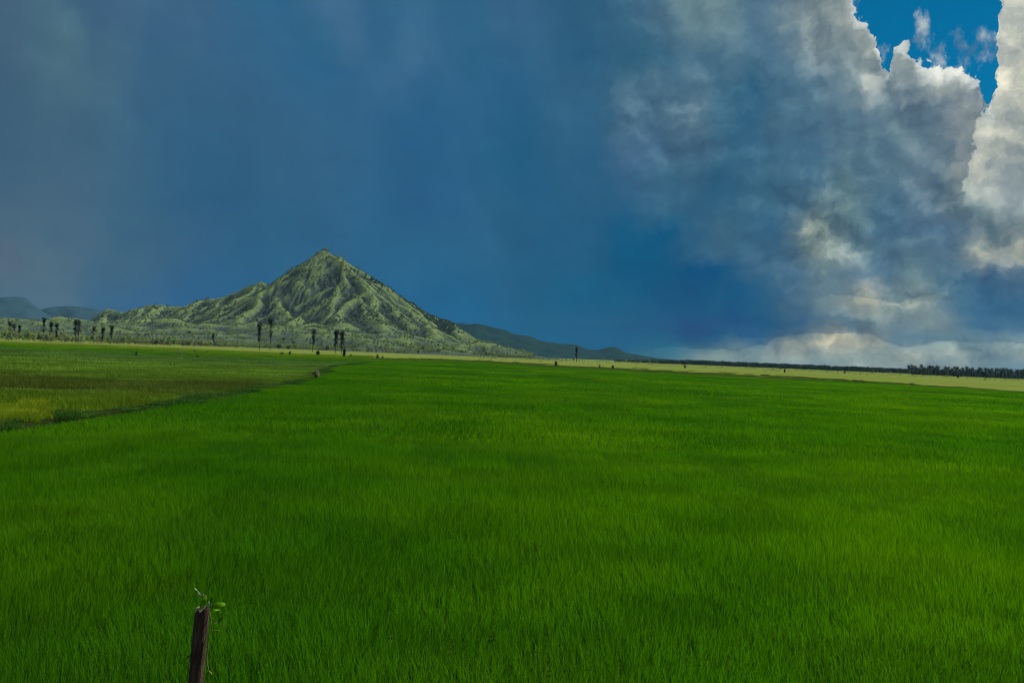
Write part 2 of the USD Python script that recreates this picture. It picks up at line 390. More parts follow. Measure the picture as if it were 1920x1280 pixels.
def rough_look(name, colours, scale=1.0, rough=0.85, bump=0.0, bump_scale=8.0, stretch=(1, 1, 1), detail=6.0, spec=0.2):
    g = Graph()
    pos = g.add('geometry', 'position')
    vec = g.add('mapping', 'vector', mapping_type='point', vector=pos, scale=stretch)
    v = g.noise(vec, scale, detail, 0.6)
    g.k += 1
    nm = f'n{g.k}'
    g.nodes[nm] = ('rgb_ramp', {'ramp': colours, 'interpolate': True})
    g.links.append((v, f'{nm}.fac'))
    kw = dict(base_color=f'{nm}.color', roughness=rough, specular_ior_level=spec)
    if bump:
        kw['normal'] = g.add('bump', 'normal', height=g.noise(vec, bump_scale, 5.0, 0.6), strength=bump, distance=0.05)
    return g.material(name, surface=g.add('principled_bsdf', 'BSDF', **kw))


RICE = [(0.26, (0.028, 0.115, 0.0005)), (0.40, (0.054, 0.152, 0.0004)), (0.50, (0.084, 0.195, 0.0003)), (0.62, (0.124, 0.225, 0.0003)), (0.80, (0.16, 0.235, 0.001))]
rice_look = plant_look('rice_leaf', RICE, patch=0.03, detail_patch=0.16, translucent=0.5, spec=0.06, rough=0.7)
fallow_green = [(0.25, (0.030, 0.075, 0.010)), (0.45, (0.055, 0.105, 0.012)), (0.6, (0.085, 0.125, 0.016)), (0.8, (0.15, 0.15, 0.03))]
fallow_look = plant_look('fallow_leaf', fallow_green, patch=0.03, detail_patch=0.11, translucent=0.25)
bund_look = plant_look('bund_leaf', [(0.3, (0.020, 0.065, 0.006)), (0.5, (0.036, 0.095, 0.008)), (0.7, (0.055, 0.11, 0.009)), (0.85, (0.09, 0.13, 0.014))], patch=0.15, translucent=0.2)
yellow_look = plant_look('yellow_leaf', [(0.3, (0.10, 0.16, 0.004)), (0.5, (0.20, 0.23, 0.004)), (0.75, (0.30, 0.28, 0.006))], patch=0.15, translucent=0.3)
palm_leaf = plant_look('palm_leaf', [(0.2, (0.006, 0.012, 0.009)), (0.55, (0.010, 0.018, 0.012)), (0.85, (0.018, 0.028, 0.016))], patch=0.05, translucent=0.12)
scrub_leaf = plant_look('scrub_leaf', [(0.2, (0.11, 0.165, 0.06)), (0.5, (0.16, 0.22, 0.082)), (0.8, (0.22, 0.27, 0.11))], patch=0.012, spread=0.4, translucent=0.35, detail_patch=0.05, spec=0.1)
brown_leaf = plant_look('brown_leaf', [(0.2, (0.10, 0.10, 0.066)), (0.5, (0.15, 0.142, 0.095)), (0.8, (0.2, 0.19, 0.13))], patch=0.05, spread=0.4, translucent=0.1, spec=0.1)
slope_leaf = plant_look('slope_leaf', [(0.2, (0.036, 0.060, 0.042)), (0.5, (0.055, 0.086, 0.055)), (0.85, (0.085, 0.12, 0.065))], patch=0.02, translucent=0.15, spec=0.05)
dark_leaf = plant_look('dark_leaf', [(0.2, (0.008, 0.018, 0.008)), (0.5, (0.014, 0.028, 0.011)), (0.85, (0.028, 0.045, 0.015))], patch=0.05, translucent=0.12)
forest_leaf = plant_look('forest_leaf', [(0.2, (0.010, 0.026, 0.019)), (0.5, (0.018, 0.042, 0.027)), (0.85, (0.036, 0.066, 0.035))], patch=0.01, translucent=0.12)
grey_bark = rough_look('grey_bark', [(0.3, (0.09, 0.085, 0.075)), (0.7, (0.19, 0.18, 0.16))], 0.6, stretch=(1, 1, 0.3))
dark_bark = rough_look('dark_bark', [(0.3, (0.015, 0.014, 0.012)), (0.7, (0.04, 0.036, 0.03))], 0.8, stretch=(1, 1, 0.3))

# ------------------------------------------------------------------ ground
paddy_soil = rough_look('paddy_soil', [(0.3, (0.012, 0.030, 0.003)), (0.7, (0.022, 0.050, 0.005))], 0.5, rough=1.0, spec=0.0)


def dry_field_look():
    g = Graph()
    pos = g.add('geometry', 'position')
    vec = g.add('mapping', 'vector', mapping_type='point', vector=pos, rotation=(0, 0, 0.12), scale=(0.16, 1.0, 1.0))
    v = g.mad(g.noise(vec, 0.0055, 7.0, 0.68), 0.8, g.mul(g.noise(pos, 0.12, 5.0, 0.65), 0.3))
    v = g.mad(v, 2.2, -0.68)
    g.k += 1
    nm = f'n{g.k}'
    g.nodes[nm] = ('rgb_ramp', {'ramp': [(0.15, (0.035, 0.072, 0.006)), (0.36, (0.056, 0.090, 0.011)), (0.52, (0.084, 0.106, 0.024)), (0.64, (0.074, 0.098, 0.018)), (0.85, (0.125, 0.118, 0.042))], 'interpolate': True})
    g.links.append((v, f'{nm}.fac'))
    nrm = g.add('bump', 'normal', height=g.noise(pos, 1.2, 4.0, 0.6), strength=0.5, distance=0.4)
    return g.material('dry_grass_ground', surface=g.add('principled_bsdf', 'BSDF', base_color=f'{nm}.color', roughness=1.0, specular_ior_level=0.0, normal=nrm))


X0, X1, Y0, Y1 = -6500, 6500, -400, 6800
gx, gy = np.array([X0, -2800, -800, -200, 0, 200, 800, 2800, X1], float), np.array([Y0, -50, 0, 100, 400, 1200, 2600, 4800, Y1], float)
gv = np.array([(x, y, 0.0) for y in gy for x in gx])
gq = np.array([(j * 9 + i, j * 9 + i + 1, j * 9 + i + 10, j * 9 + i + 9) for j in range(8) for i in range(8)])
gm = usdkit.mesh(stage, '/World/ground', (gv, gq), dry_field_look())
tell(gm.GetPrim(), label='pale yellow dry grassland beyond the rice reaching to the tree line', kind='structure')

from shapely.geometry import Polygon, Point, LineString
from shapely import prepared


def sheet(name, outline, z, mat, label):
    poly = Polygon(outline)
    v, f = trimesh.creation.triangulate_polygon(poly, engine='earcut')
    m = usdkit.mesh(stage, '/World/' + name, (np.column_stack([v, np.full(len(v), z)]), f), mat)
    tell(m.GetPrim(), label=label, kind='structure')
    return poly


dyke_px = [(-260, 838), (-60, 806), (0, 797), (75, 787), (150, 775), (225, 766), (300, 757), (380, 746), (450, 735), (540, 720), (580, 711), (600, 697), (622, 687), (670, 682), (690, 680)]
far_px = [(671, 673), (720, 674), (800, 675.5), (880, 678), (1030, 687.5), (1205, 697), (1440, 710), (1540, 713.5), (1640, 718), (1815, 729), (1915, 735), (2150, 752)]
dyke = np.array([ground_at(x, y, 0.3) for x, y in dyke_px])
far_edge = np.array([ground_at(x, y, 0.3) for x, y in far_px])
rice_outline = np.vstack([[(-60, 5.2)], [(-60, dyke[0][1])], dyke, far_edge, [(far_edge[-1][0] + 30, 5.2)]])
rice_poly = sheet('rice_field', rice_outline, 0.012, paddy_soil, 'dark wet soil of the wide green rice field')
# the field left of the bank, out to the pale strip
left_far = np.array([ground_at(x, y, 0.0) for x, y in [(700, 668), (560, 664), (400, 656.5), (200, 648), (0, 641), (-300, 629)]])
left_outline = np.vstack([dyke[::-1], left_far[:1] if False else np.zeros((0, 2)), [(-160, dyke[0][1] - 5)], [(-360, 380)], left_far[::-1]])


def band_look(name, leaf):
    """The field left of the bank: strips of differing growth from near to far, as it is planted."""
    g = Graph()
    pos = g.add('geometry', 'position')
    x, y = (g.add('separate_xyz', a, vector=pos) for a in 'xy')
    wob = g.mul(g.sub(g.noise(pos, 0.03, 4.0, 0.6), 0.5), 0.30)
    isl = g.add('geometry', 'random_per_island') if leaf else 0.5
    f = g.plus(g.step(g.math('logarithm', y, 10.0), 1.55, 2.75, smooth=False), g.plus(wob, g.mul(g.sub(isl, 0.5), 0.12)))
    k = lambda d: (math.log10(d) - 1.55) / 1.2
    g.k += 1
    nm = f'n{g.k}'
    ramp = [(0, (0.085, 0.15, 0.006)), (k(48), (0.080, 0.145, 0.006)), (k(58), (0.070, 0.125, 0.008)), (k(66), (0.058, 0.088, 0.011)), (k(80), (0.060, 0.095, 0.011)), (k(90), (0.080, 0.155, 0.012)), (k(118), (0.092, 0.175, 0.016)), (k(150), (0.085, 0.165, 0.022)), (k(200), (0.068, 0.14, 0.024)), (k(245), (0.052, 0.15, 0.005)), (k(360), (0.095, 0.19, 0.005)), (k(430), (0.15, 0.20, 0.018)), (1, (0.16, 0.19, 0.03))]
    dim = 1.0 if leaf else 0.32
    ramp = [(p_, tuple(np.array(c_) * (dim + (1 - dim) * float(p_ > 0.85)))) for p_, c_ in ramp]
    g.nodes[nm] = ('rgb_ramp', {'ramp': ramp, 'interpolate': True})
    g.links.append((f, f'{nm}.fac'))
    col = f'{nm}.color'
    patch = g.step(g.noise(pos, 0.09, 5.0, 0.6), 0.35, 0.65, 0.7, 1.25, smooth=False)
    col = g.cmul(col, g.add('combine_color', 'color', color_type='rgb', r=patch, g=patch, b=patch))
    pb = g.add('principled_bsdf', 'BSDF', base_color=col, roughness=0.9, specular_ior_level=0.03)
    if leaf:
        pb = g.add('mix_closure', 'closure', fac=0.3, closure1=pb, closure2=g.add('translucent_bsdf', 'BSDF', color=col))
    return g.material(name, surface=pb)


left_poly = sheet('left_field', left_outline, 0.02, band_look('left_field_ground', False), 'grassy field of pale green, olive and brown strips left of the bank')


# the bank under the camera (a roadside embankment)
def bank_z(x, y):
    t = np.clip((y - 1.3) / 4.4, 0, 1)
    return 2.9 * (1 - t * t * (3 - 2 * t)) + 0.0


bx, by = np.linspace(-45, 45, 181), np.concatenate([[-12, -11.9], np.linspace(-11, 6.5, 60)])
BX, BY = np.meshgrid(bx, by)
BZ = bank_z(BX, BY) + 0.12 * (meshkit.fbm(np.stack([BX * 0.6, BY * 0.6, 0 * BX], -1), 4, 3) - 0.5) * np.clip((6.2 - BY) / 1.5, 0, 1) + np.where(BY > 6.0, -0.05, 0.02)
BZ[0] = -0.3
n_, m_ = BX.shape
bq = np.array([(j * m_ + i, j * m_ + i + 1, (j + 1) * m_ + i + 1, (j + 1) * m_ + i) for j in range(n_ - 1) for i in range(m_ - 1)])
bm = usdkit.mesh(stage, '/World/embankment', (np.stack([BX, BY, BZ], -1).reshape(-1, 3), bq), rough_look('embankment_earth', [(0.3, (0.03, 0.045, 0.012)), (0.6, (0.07, 0.075, 0.03)), (0.8, (0.12, 0.10, 0.06))], 1.5, bump=0.4), smooth=True)
tell(bm.GetPrim(), label='low grassy embankment in front of the rice field', kind='structure')


# ------------------------------------------------------------------ grass
def blades(n, size, h, w, lean, hills=None, segs=3, seed=0, wind=(0.25, 0.1)):
    """n curved tapering blades on a square of the given size, in clumps when hills is given."""
    r = np.random.default_rng(seed)
    if hills:
        k = int(round(size / hills))
        c = (np.stack(np.meshgrid(np.arange(k), np.arange(k)), -1).reshape(-1, 2) + 0.5) * (size / k) - size / 2
        c = c + r.normal(0, hills * 0.16, c.shape)
        base = c[r.integers(0, len(c), n)] + r.normal(0, hills * 0.2, (n, 2))
    else:
        base = r.uniform(-size / 2, size / 2, (n, 2))
    az = r.uniform(0, 2 * np.pi, n)
    H = h * r.uniform(0.65, 1.12, n)
    W = w * r.uniform(0.7, 1.2, n)
    L = lean * H * np.abs(r.normal(0.6, 0.5, n))
    d = np.stack([np.cos(az), np.sin(az)], -1) * L[:, None] + np.array(wind) * (H * 0.35)[:, None]
    face = r.uniform(0, np.pi, n)
    s = np.stack([np.cos(face), np.sin(face)], -1)
    ts = np.linspace(0, 1, segs + 1)
    ws = np.interp(ts, [0, 0.35, 0.7, 1], [0.55, 1.0, 0.75, 0.0])
    rows = []
    for t, wt in zip(ts, ws):
        p = np.column_stack([base + d * t ** 2.0, H * (t - 0.18 * lean * t ** 3)])
        off = np.column_stack([s * (W * wt / 2)[:, None], np.zeros(n)])
        rows += [p] if wt == 0 else [p - off, p + off]
    v = np.stack(rows, 1)
    m = v.shape[1]
    f = []
    for i in range(segs - 1):
        a = 2 * i
        f += [(a, a + 1, a + 3), (a, a + 3, a + 2)]
    a = 2 * (segs - 1)
    f += [(a, a + 1, a + 2)]
    F = (np.array(f)[None] + (np.arange(n) * m)[:, None, None]).reshape(-1, 3)
    return v.reshape(-1, 3), F


def scatter(name, protos, mats, places, label, parent='/World'):
    """One PointInstancer of grass tiles. places: (x, y, z, turn, scale xy, scale z, which)."""
    path = f'{parent}/{name}'
    pi = UsdGeom.PointInstancer.Define(stage, path)
    rel = pi.CreatePrototypesRel()
    for i, (pr, mt) in enumerate(zip(protos, mats)):
        m = usdkit.mesh(stage, f'{path}/tuft_{i:03d}', pr, mt)
        rel.AddTarget(m.GetPath())
    P = np.array(places, float)
    pi.CreatePositionsAttr(Vt.Vec3fArray.FromNumpy(P[:, :3].astype(np.float32)))
    q = np.zeros((len(P), 4), np.float32)                      # i j k real
    q[:, 2], q[:, 3] = np.sin(P[:, 3] / 2), np.cos(P[:, 3] / 2)
    pi.CreateOrientationsAttr([Gf.Quath(float(b[3]), 0.0, 0.0, float(b[2])) for b in q])
    pi.CreateScalesAttr(Vt.Vec3fArray.FromNumpy(P[:, [4, 4, 5]].astype(np.float32)))
    pi.CreateProtoIndicesAttr(Vt.IntArray.FromNumpy(P[:, 6].astype(np.int32)))
    tell(pi.GetPrim(), label=label, kind='stuff')
    return pi


def tiles(poly, sizes, reach, variants, hvar=0.3):
    """Grass tiles that fill the polygon in the view's cone: coarse tiles far away, finer ones near the camera and along the edges.
    sizes: coarse to fine; reach: a tile of a size is used only beyond that distance; variants: (first prototype, how many) of each size."""
    out = []
    pp = [prepared.prep(poly.buffer(-z * 0.40)) for z in sizes]
    touch = prepared.prep(poly)
    x0, y0, x1, y1 = poly.bounds
    S = sizes[0]

    def visit(cx, cy, level):
        z = sizes[level]
        if abs(cx) > cy * 0.66 + z + 3 or not -1 < cy < y1 + S:
            return
        if math.hypot(cx, cy) >= reach[level] and pp[level].contains(Point(cx, cy)):
            first, k = variants[level]
            out.append((cx, cy, 0, RNG.integers(0, 4) * (np.pi / 2), first + RNG.integers(0, k)))
        elif level + 1 < len(sizes):
            n = int(round(z / sizes[level + 1]))
            from shapely.geometry import box as sbox
            if not touch.intersects(sbox(cx - z / 2, cy - z / 2, cx + z / 2, cy + z / 2)):
                return
            if math.hypot(cx, cy) > 330 and level + 2 == len(sizes):
                return
            for i in range(n):
                for j in range(n):
                    visit(cx + (i + 0.5 - n / 2) * sizes[level + 1], cy + (j + 0.5 - n / 2) * sizes[level + 1], level + 1)

    for X in np.arange(math.floor(x0 / S), math.ceil(x1 / S) + 1) * S:
        for Y in np.arange(0, math.ceil(y1 / S) + 1) * S:
            visit(X, Y, 0)
    c = np.array(out)
    hv = 1 + hvar * ((meshkit.fbm(np.column_stack([c[:, :2] / 6.5, np.zeros(len(c))]), 3, 5) - 0.5) * 2.2 - 0.9 * np.clip(meshkit.noise(np.column_stack([c[:, :2] / 5.0, np.zeros(len(c))]), 8) - 0.72, 0, 1) / 0.28)
    n = len(c)
    return np.column_stack([c[:, :4], np.ones(n), hv * RNG.uniform(0.95, 1.05, n), c[:, 4]])


near = [blades(2900, 2.1, 0.50, 0.0088, 0.28, hills=0.19, segs=3, seed=s) for s in range(4)]
mid = [blades(2600, 4.2, 0.50, 0.024, 0.32, hills=0.3, segs=2, seed=10 + s) for s in range(3)]
far = [blades(5200, 12.4, 0.50, 0.07, 0.35, segs=2, seed=20 + s) for s in range(3)]
pl = tiles(rice_poly, [12.0, 4.0, 2.0], [120, 44, 6.5], [(7, 3), (4, 3), (0, 4)])
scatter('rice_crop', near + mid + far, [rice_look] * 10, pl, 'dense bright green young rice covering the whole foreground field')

left_leaf = band_look('left_field_leaf', True)
fnear = [blades(1500, 4.2, 0.62, 0.026, 0.55, segs=2, seed=30 + s) for s in range(3)]
ffar = [blades(4200, 12.4, 0.6, 0.075, 0.6, segs=2, seed=40 + s) for s in range(2)]
pl = tiles(left_poly, [12.0, 4.0, 2.0], [120, 20, 15], [(3, 2), (0, 3), (5, 2)], 0.6)
scatter('wild_grass', fnear + ffar + [blades(420, 2.2, 0.62, 0.026, 0.55, segs=2, seed=45 + s) for s in range(2)], [left_leaf] * 7, pl, 'uneven wild grass in pale green and brown strips left of the bank')

short = [blades(900, 1.1, 0.16, 0.008, 0.8, segs=2, seed=50 + s) for s in range(2)]
bp = []
for x in np.arange(-16, 16, 1.0):
    for y in np.arange(-3, 6, 1.0):
        a, b = x + RNG.normal(0, .15), y + RNG.normal(0, .15)
        bp.append((a, b, float(bank_z(a, b)) - 0.05, RNG.uniform(0, 6.28), 1, RNG.uniform(0.7, 1.4), RNG.integers(0, 2)))
scatter('bank_grass', short, [bund_look] * 2, bp, 'short grass on the embankment below the post')


# banks between the fields
def bund(name, line, width, height, mat, label):
    ln = LineString(line)
    n = int(ln.length / 2.5)
    pts = np.array([ln.interpolate(i / n, normalized=True).coords[0] for i in range(n + 1)])
    t = np.gradient(pts, axis=0); t /= np.linalg.norm(t, axis=1, keepdims=True)
    nr = np.stack([-t[:, 1], t[:, 0]], -1)
    prof = [(-1, -0.05), (-0.6, 0.75), (-0.2, 1.0), (0.25, 0.95), (0.62, 0.7), (1, -0.05)]
    rows = []
    for u, hgt in prof:
        wob = 1 + 0.5 * (meshkit.fbm(np.column_stack([pts * 0.35, np.full(len(pts), u)]), 3, 9) - 0.5)
        rows.append(np.column_stack([pts + nr * (u * width / 2 * wob)[:, None], height * hgt * (0.7 + 0.6 * meshkit.fbm(np.column_stack([pts * 0.5, np.full(len(pts), 7.0)]), 3, 4))]))
    v = np.stack(rows, 1)
    k = len(prof)
    q = np.array([(i * k + j, i * k + j + 1, (i + 1) * k + j + 1, (i + 1) * k + j) for i in range(n) for j in range(k - 1)])
    m = usdkit.mesh(stage, '/World/' + name, (v.reshape(-1, 3), q), mat, smooth=True)
    tell(m.GetPrim(), label=label, kind='structure')
    return pts, nr


bund_earth = rough_look('bund_earth', [(0.3, (0.004, 0.010, 0.002)), (0.7, (0.012, 0.018, 0.004))], 1.2, rough=1.0, spec=0.0)
dpts, dnr = bund('field_bank', dyke[1:], 1.2, 0.32, bund_earth, 'overgrown earth bank curving between the rice and the left field')
rpts, rnr = bund('far_field_bank', far_edge[5:], 2.0, 0.35, bund_earth, 'low dark bank along the far right edge of the rice field')
tall = [blades(420, 1.5, 0.75, 0.03, 0.5, segs=2, seed=60 + s) for s in range(3)]
bp = []
for p, nrm in zip(dpts, dnr):
    for _ in range(3):
        o = p + nrm * RNG.normal(0, 0.3) + RNG.normal(0, 0.6, 2)
        bp.append((*o, 0.18, RNG.uniform(0, 6.28), RNG.uniform(.7, 1.0), RNG.uniform(0.3, 0.7) * (1.0 if meshkit.noise(np.array([*(p / 7.0), 0]), 3) > 0.35 else 0.5), RNG.integers(0, 3)))
scatter('bank_weeds', tall, [bund_look] * 3, bp, 'dark tall weeds growing along the curving field bank')
dry_tuft = plant_look('dry_tuft', [(0.3, (0.05, 0.085, 0.008)), (0.5, (0.09, 0.115, 0.016)), (0.75, (0.14, 0.13, 0.035))], patch=0.03, detail_patch=0.1, translucent=0.25)
dtile = [blades(260, 4.0, 0.55, 0.06, 0.6, segs=2, seed=160 + s) for s in range(2)]
dp = []
edge_line = LineString(far_edge)
for k in range(3400):
    u = RNG.random()
    q = np.array(edge_line.interpolate(u, normalized=True).coords[0])
    q = q + np.array([RNG.normal(0, 3), -3 + abs(RNG.normal(0, 1)) * 60])
    if q[0] > q[1] * 0.62 + 10 or meshkit.noise(np.array([q[0] / 40, q[1] / 14, 0.0]), 2) < 0.38:
        continue
    dp.append((*q, 0.0, RNG.uniform(0, 6.28), RNG.uniform(.7, 1.3), RNG.uniform(0.4, 1.1), RNG.integers(0, 2)))
scatter('dry_grass', dtile, [dry_tuft] * 2, dp, 'yellow dry grass tufts beyond the far edge of the rice')
bp = []
for p, nrm in zip(rpts, rnr):
    if RNG.random() < 0.75:
        o = p + nrm * RNG.normal(0, 0.5) + RNG.normal(0, 0.5, 2)
        bp.append((*o, 0.15, RNG.uniform(0, 6.28), RNG.uniform(.8, 1.3), RNG.uniform(0.3, 0.8), RNG.integers(0, 3)))
scatter('far_bank_weeds', tall, [bund_look] * 3, bp, 'dark weeds on the low bank at the far edge of the rice')
# the bright yellow-green patch at the near left end of the bank
yp = []
for px, py in [(RNG.uniform(-60, 70), 0) for _ in range(80)]:
    py = 797 - 0.14 * px - RNG.uniform(8, 34)
    o = ground_at(px, py, 0.4)
    yp.append((*o, 0.0, RNG.uniform(0, 6.28), RNG.uniform(.8, 1.3), RNG.uniform(0.7, 1.1), RNG.integers(0, 3)))
scatter('yellow_weeds', tall, [yellow_look] * 3, yp, 'patch of yellow flowering weeds at the left end of the bank')


# ------------------------------------------------------------------ mountain
def ridge_field(X, Y, segs, slope, power=1.0):
    Z = np.full(X.shape, -1e3)
    for (ax, ay, az_), (bx_, by_, bz_), sl in segs:
        dx, dy = bx_ - ax, by_ - ay
        L = dx * dx + dy * dy + 1e-9
        t = np.clip(((X - ax) * dx + (Y - ay) * dy) / L, 0, 1)
        d = np.hypot(X - ax - t * dx, Y - ay - t * dy)
        np.maximum(Z, az_ + t * (bz_ - az_) - sl * d ** power, out=Z)
    return Z


def carve(Z, cell, rounds=7, K=0.036, m=0.48):
    """Stream erosion: every cell drains to its lowest neighbour and is worn down by the water that passes through it."""
    ny, nx = Z.shape
    idx = np.arange(ny * nx).reshape(ny, nx)
    for _ in range(rounds):
        P = np.pad(Z, 1, mode='edge')
        Pi = np.pad(idx, 1, mode='edge')
        best, rcv, dst = np.zeros_like(Z), idx.copy(), np.ones_like(Z)
        for dy in (-1, 0, 1):
            for dx in (-1, 0, 1):
                if dx or dy:
                    L = math.hypot(dx, dy)
                    sl = (Z - P[1 + dy:1 + dy + ny, 1 + dx:1 + dx + nx]) / L
                    b = sl > best
                    best = np.where(b, sl, best)
                    rcv = np.where(b, Pi[1 + dy:1 + dy + ny, 1 + dx:1 + dx + nx], rcv)
                    dst = np.where(b, L, dst)
        order = np.argsort(-Z.ravel(), kind='stable').tolist()
        r, A = rcv.ravel().tolist(), [1.0] * (ny * nx)
        for i in order:
            j = r[i]
            if j != i:
                A[j] += A[i]
        F = (K * np.array(A) ** m / dst.ravel()).tolist()
        h = Z.ravel().tolist()
        for i in reversed(order):
            j = r[i]
            if j != i:
                h[i] = (h[i] + F[i] * h[j]) / (1 + F[i])
        Z = np.array(h).reshape(ny, nx)
        Z = Z * 0.94 + 0.06 * gaussian_filter(Z, 1.0)
    return Z


def make_mountain():
    r = np.random.default_rng(5)
    P = lambda px, py, y: at_depth(px, py, float(y))
    sky_px = [(150, 612), (180, 590), (200, 578), (232, 584), (270, 575), (305, 569), (345, 577), (375, 561), (420, 553), (455, 543), (489, 527), (510, 531), (527, 528), (545, 518), (565, 497), (595, 477), (604, 469), (611, 464), (620, 470), (637, 479), (660, 495), (682, 510), (707, 525), (732, 545), (770, 565), (795, 580), (820, 592), (840, 600), (857, 614), (895, 636), (940, 654)]
    yk = lambda px: np.interp(px, [150, 300, 480, 611, 700, 820, 940], [2900, 2760, 2580, 2500, 2580, 2700, 2700])
    main = [P(x, y, yk(x)) for x, y in sky_px]
    lines = [(main, 0.82)]
    spurs = [
        [(606, 474, 2495), (617, 500, 2440), (635, 527, 2370), (628, 550, 2290), (616, 590, 2120)],
        [(595, 478, 2500), (575, 498, 2460), (548, 520, 2430), (505, 540, 2380), (520, 560, 2290), (536, 584, 2180)],
        [(505, 540, 2380), (482, 570, 2260), (452, 597, 2120)],
        [(480, 534, 2560), (440, 560, 2440), (410, 592, 2280)],
        [(637, 480, 2500), (662, 503, 2450), (684, 535, 2360), (700, 560, 2270), (712, 592, 2130)],
        [(664, 497, 2500), (700, 545, 2400), (732, 572, 2320), (772, 602, 2180)],
        [(664, 556, 2260), (686, 580, 2180), (698, 600, 2080)],
        [(664, 556, 2260), (640, 578, 2160), (628, 600, 2060)],
        [(707, 526, 2560), (745, 570, 2440), (800, 604, 2300)],
        [(375, 562, 2680), (350, 590, 2500), (330, 606, 2350)],
        [(305, 570, 2740), (280, 592, 2560), (262, 607, 2420)],
        [(270, 576, 2780), (236, 600, 2600)],
        [(200, 579, 2860), (190, 596, 2720)],
        [(420, 554, 2640), (392, 580, 2480), (380, 604, 2340)],
        [(840, 601, 2680), (850, 618, 2500), (870, 636, 2300)],
        [(697, 594, 2120), (716, 614, 1980)], [(560, 592, 2120), (545, 612, 1960)], [(640, 602, 2060), (650, 618, 1900)], [(800, 604, 2300), (815, 622, 2100)],
    ]
    for s in spurs:
        lines.append(([P(*q) for q in s], 0.86))
    segs = []
    for pts, sl in lines:
        pts = np.array(pts)
        # wander a little between the given points
        fine = [pts[0]]
        for a, b in zip(pts[:-1], pts[1:]):
            n = max(1, int(np.linalg.norm(b - a) / 45))
            for i in range(1, n + 1):
                q = a + (b - a) * i / n
                if i < n:
                    q = q + r.normal(0, 1, 3) * [6, 6, 2.2]
                fine.append(q)
        fine = np.array(fine)
        segs += [(a, b, sl) for a, b in zip(fine[:-1], fine[1:])]
        # side spurs
        for i in range(1, len(fine) - 1):
            if fine[i][2] < 30:
                continue
            t = fine[i + 1] - fine[i - 1]
            t = t[:2] / (np.linalg.norm(t[:2]) + 1e-9)
            for sgn in (-1, 1):
                if r.random() < 0.85:
                    ang = sgn * r.uniform(0.75, 1.35)
                    d = np.array([t[0] * math.cos(ang) - t[1] * math.sin(ang), t[0] * math.sin(ang) + t[1] * math.cos(ang)])
                    L = r.uniform(0.35, 0.95) * (fine[i][2] + 25) * 0.9
                    drop = r.uniform(0.50, 0.66)
                    q0 = fine[i]
                    q1 = q0 + np.array([*(d * L * 0.5), -drop * L * 0.5]) + r.normal(0, 3, 3)
                    q2 = q0 + np.array([*(d * L), -drop * L])
                    segs += [(q0, q1, 0.95), (q1, q2, 0.95)]
                    for _ in range(2):
                        a2 = ang + r.choice([-1, 1]) * r.uniform(0.5, 1.0)
                        d2 = np.array([t[0] * math.cos(a2) - t[1] * math.sin(a2), t[0] * math.sin(a2) + t[1] * math.cos(a2)])
                        L2 = L * r.uniform(0.3, 0.5)
                        qs = q0 + (q1 - q0) * r.uniform(0.4, 1.0)
                        segs.append((qs, qs + np.array([*(d2 * L2), -0.66 * L2]), 1.0))
    xs, ys = np.arange(-1560, 160, 4.2), np.arange(1330, 3150, 4.6)
    X, Y = np.meshgrid(xs, ys)
    nz = lambda s, seed, o=4: meshkit.fbm(np.stack([X / s, Y / s, 0 * X], -1), o, seed) - 0.5
    Xw, Yw = X + 26 * nz(70, 1) , Y + 26 * nz(70, 2)
    Z = ridge_field(Xw, Yw, segs, 0.8, 0.985)
    # foothill apron
    fx = np.interp(X, [-1600, -1250, -900, -500, -250, -60, 60, 160], [10, 18, 34, 46, 40, 18, 6, 0])
    fy = np.clip((Y - 1380) / 650, 0, 1)
    apron = fx * fy * fy * (3 - 2 * fy) + (46 * nz(150, 3) + 30 * nz(62, 5)) * np.clip((Y - 1400) / 300, 0, 1) * np.clip(fx / 20, 0, 1)
    k = 0.10
    Z = np.log(np.exp(np.clip(k * Z, -60, 60)) + np.exp(k * apron)) / k
    Z += 3.5 * nz(26, 7) * np.clip(Z / 30, 0, 1) + 1.6 * nz(9, 8, 2) * np.clip(Z / 30, 0, 1)
    Z += (22 * nz(80, 21) + 11 * nz(36, 22) + 4 * nz(16, 23)) * np.clip((Z - 35) / 60, 0, 1)
    Z = carve(Z, 4.4)
    edge = np.minimum.reduce([np.clip((X - xs[0]) / 150, 0, 1), np.clip((xs[-1] - X) / 150, 0, 1), np.clip((Y - ys[0]) / 80, 0, 1), np.clip((ys[-1] - Y) / 150, 0, 1)])
    Z = Z * edge - 1.2 * (edge < 1e-6) - 0.3 * (1 - edge)
    m = len(xs)
    i, j = np.meshgrid(np.arange(len(xs) - 1), np.arange(len(ys) - 1))
    q = np.stack([j * m + i, j * m + i + 1, (j + 1) * m + i + 1, (j + 1) * m + i], -1).reshape(-1, 4)
    return xs, ys, Z, (np.stack([X, Y, Z], -1).reshape(-1, 3), q)


mxs, mys, MZ, mountain_mesh = make_mountain()
mountain_height = RegularGridInterpolator((mys, mxs), MZ, bounds_error=False, fill_value=0.0)


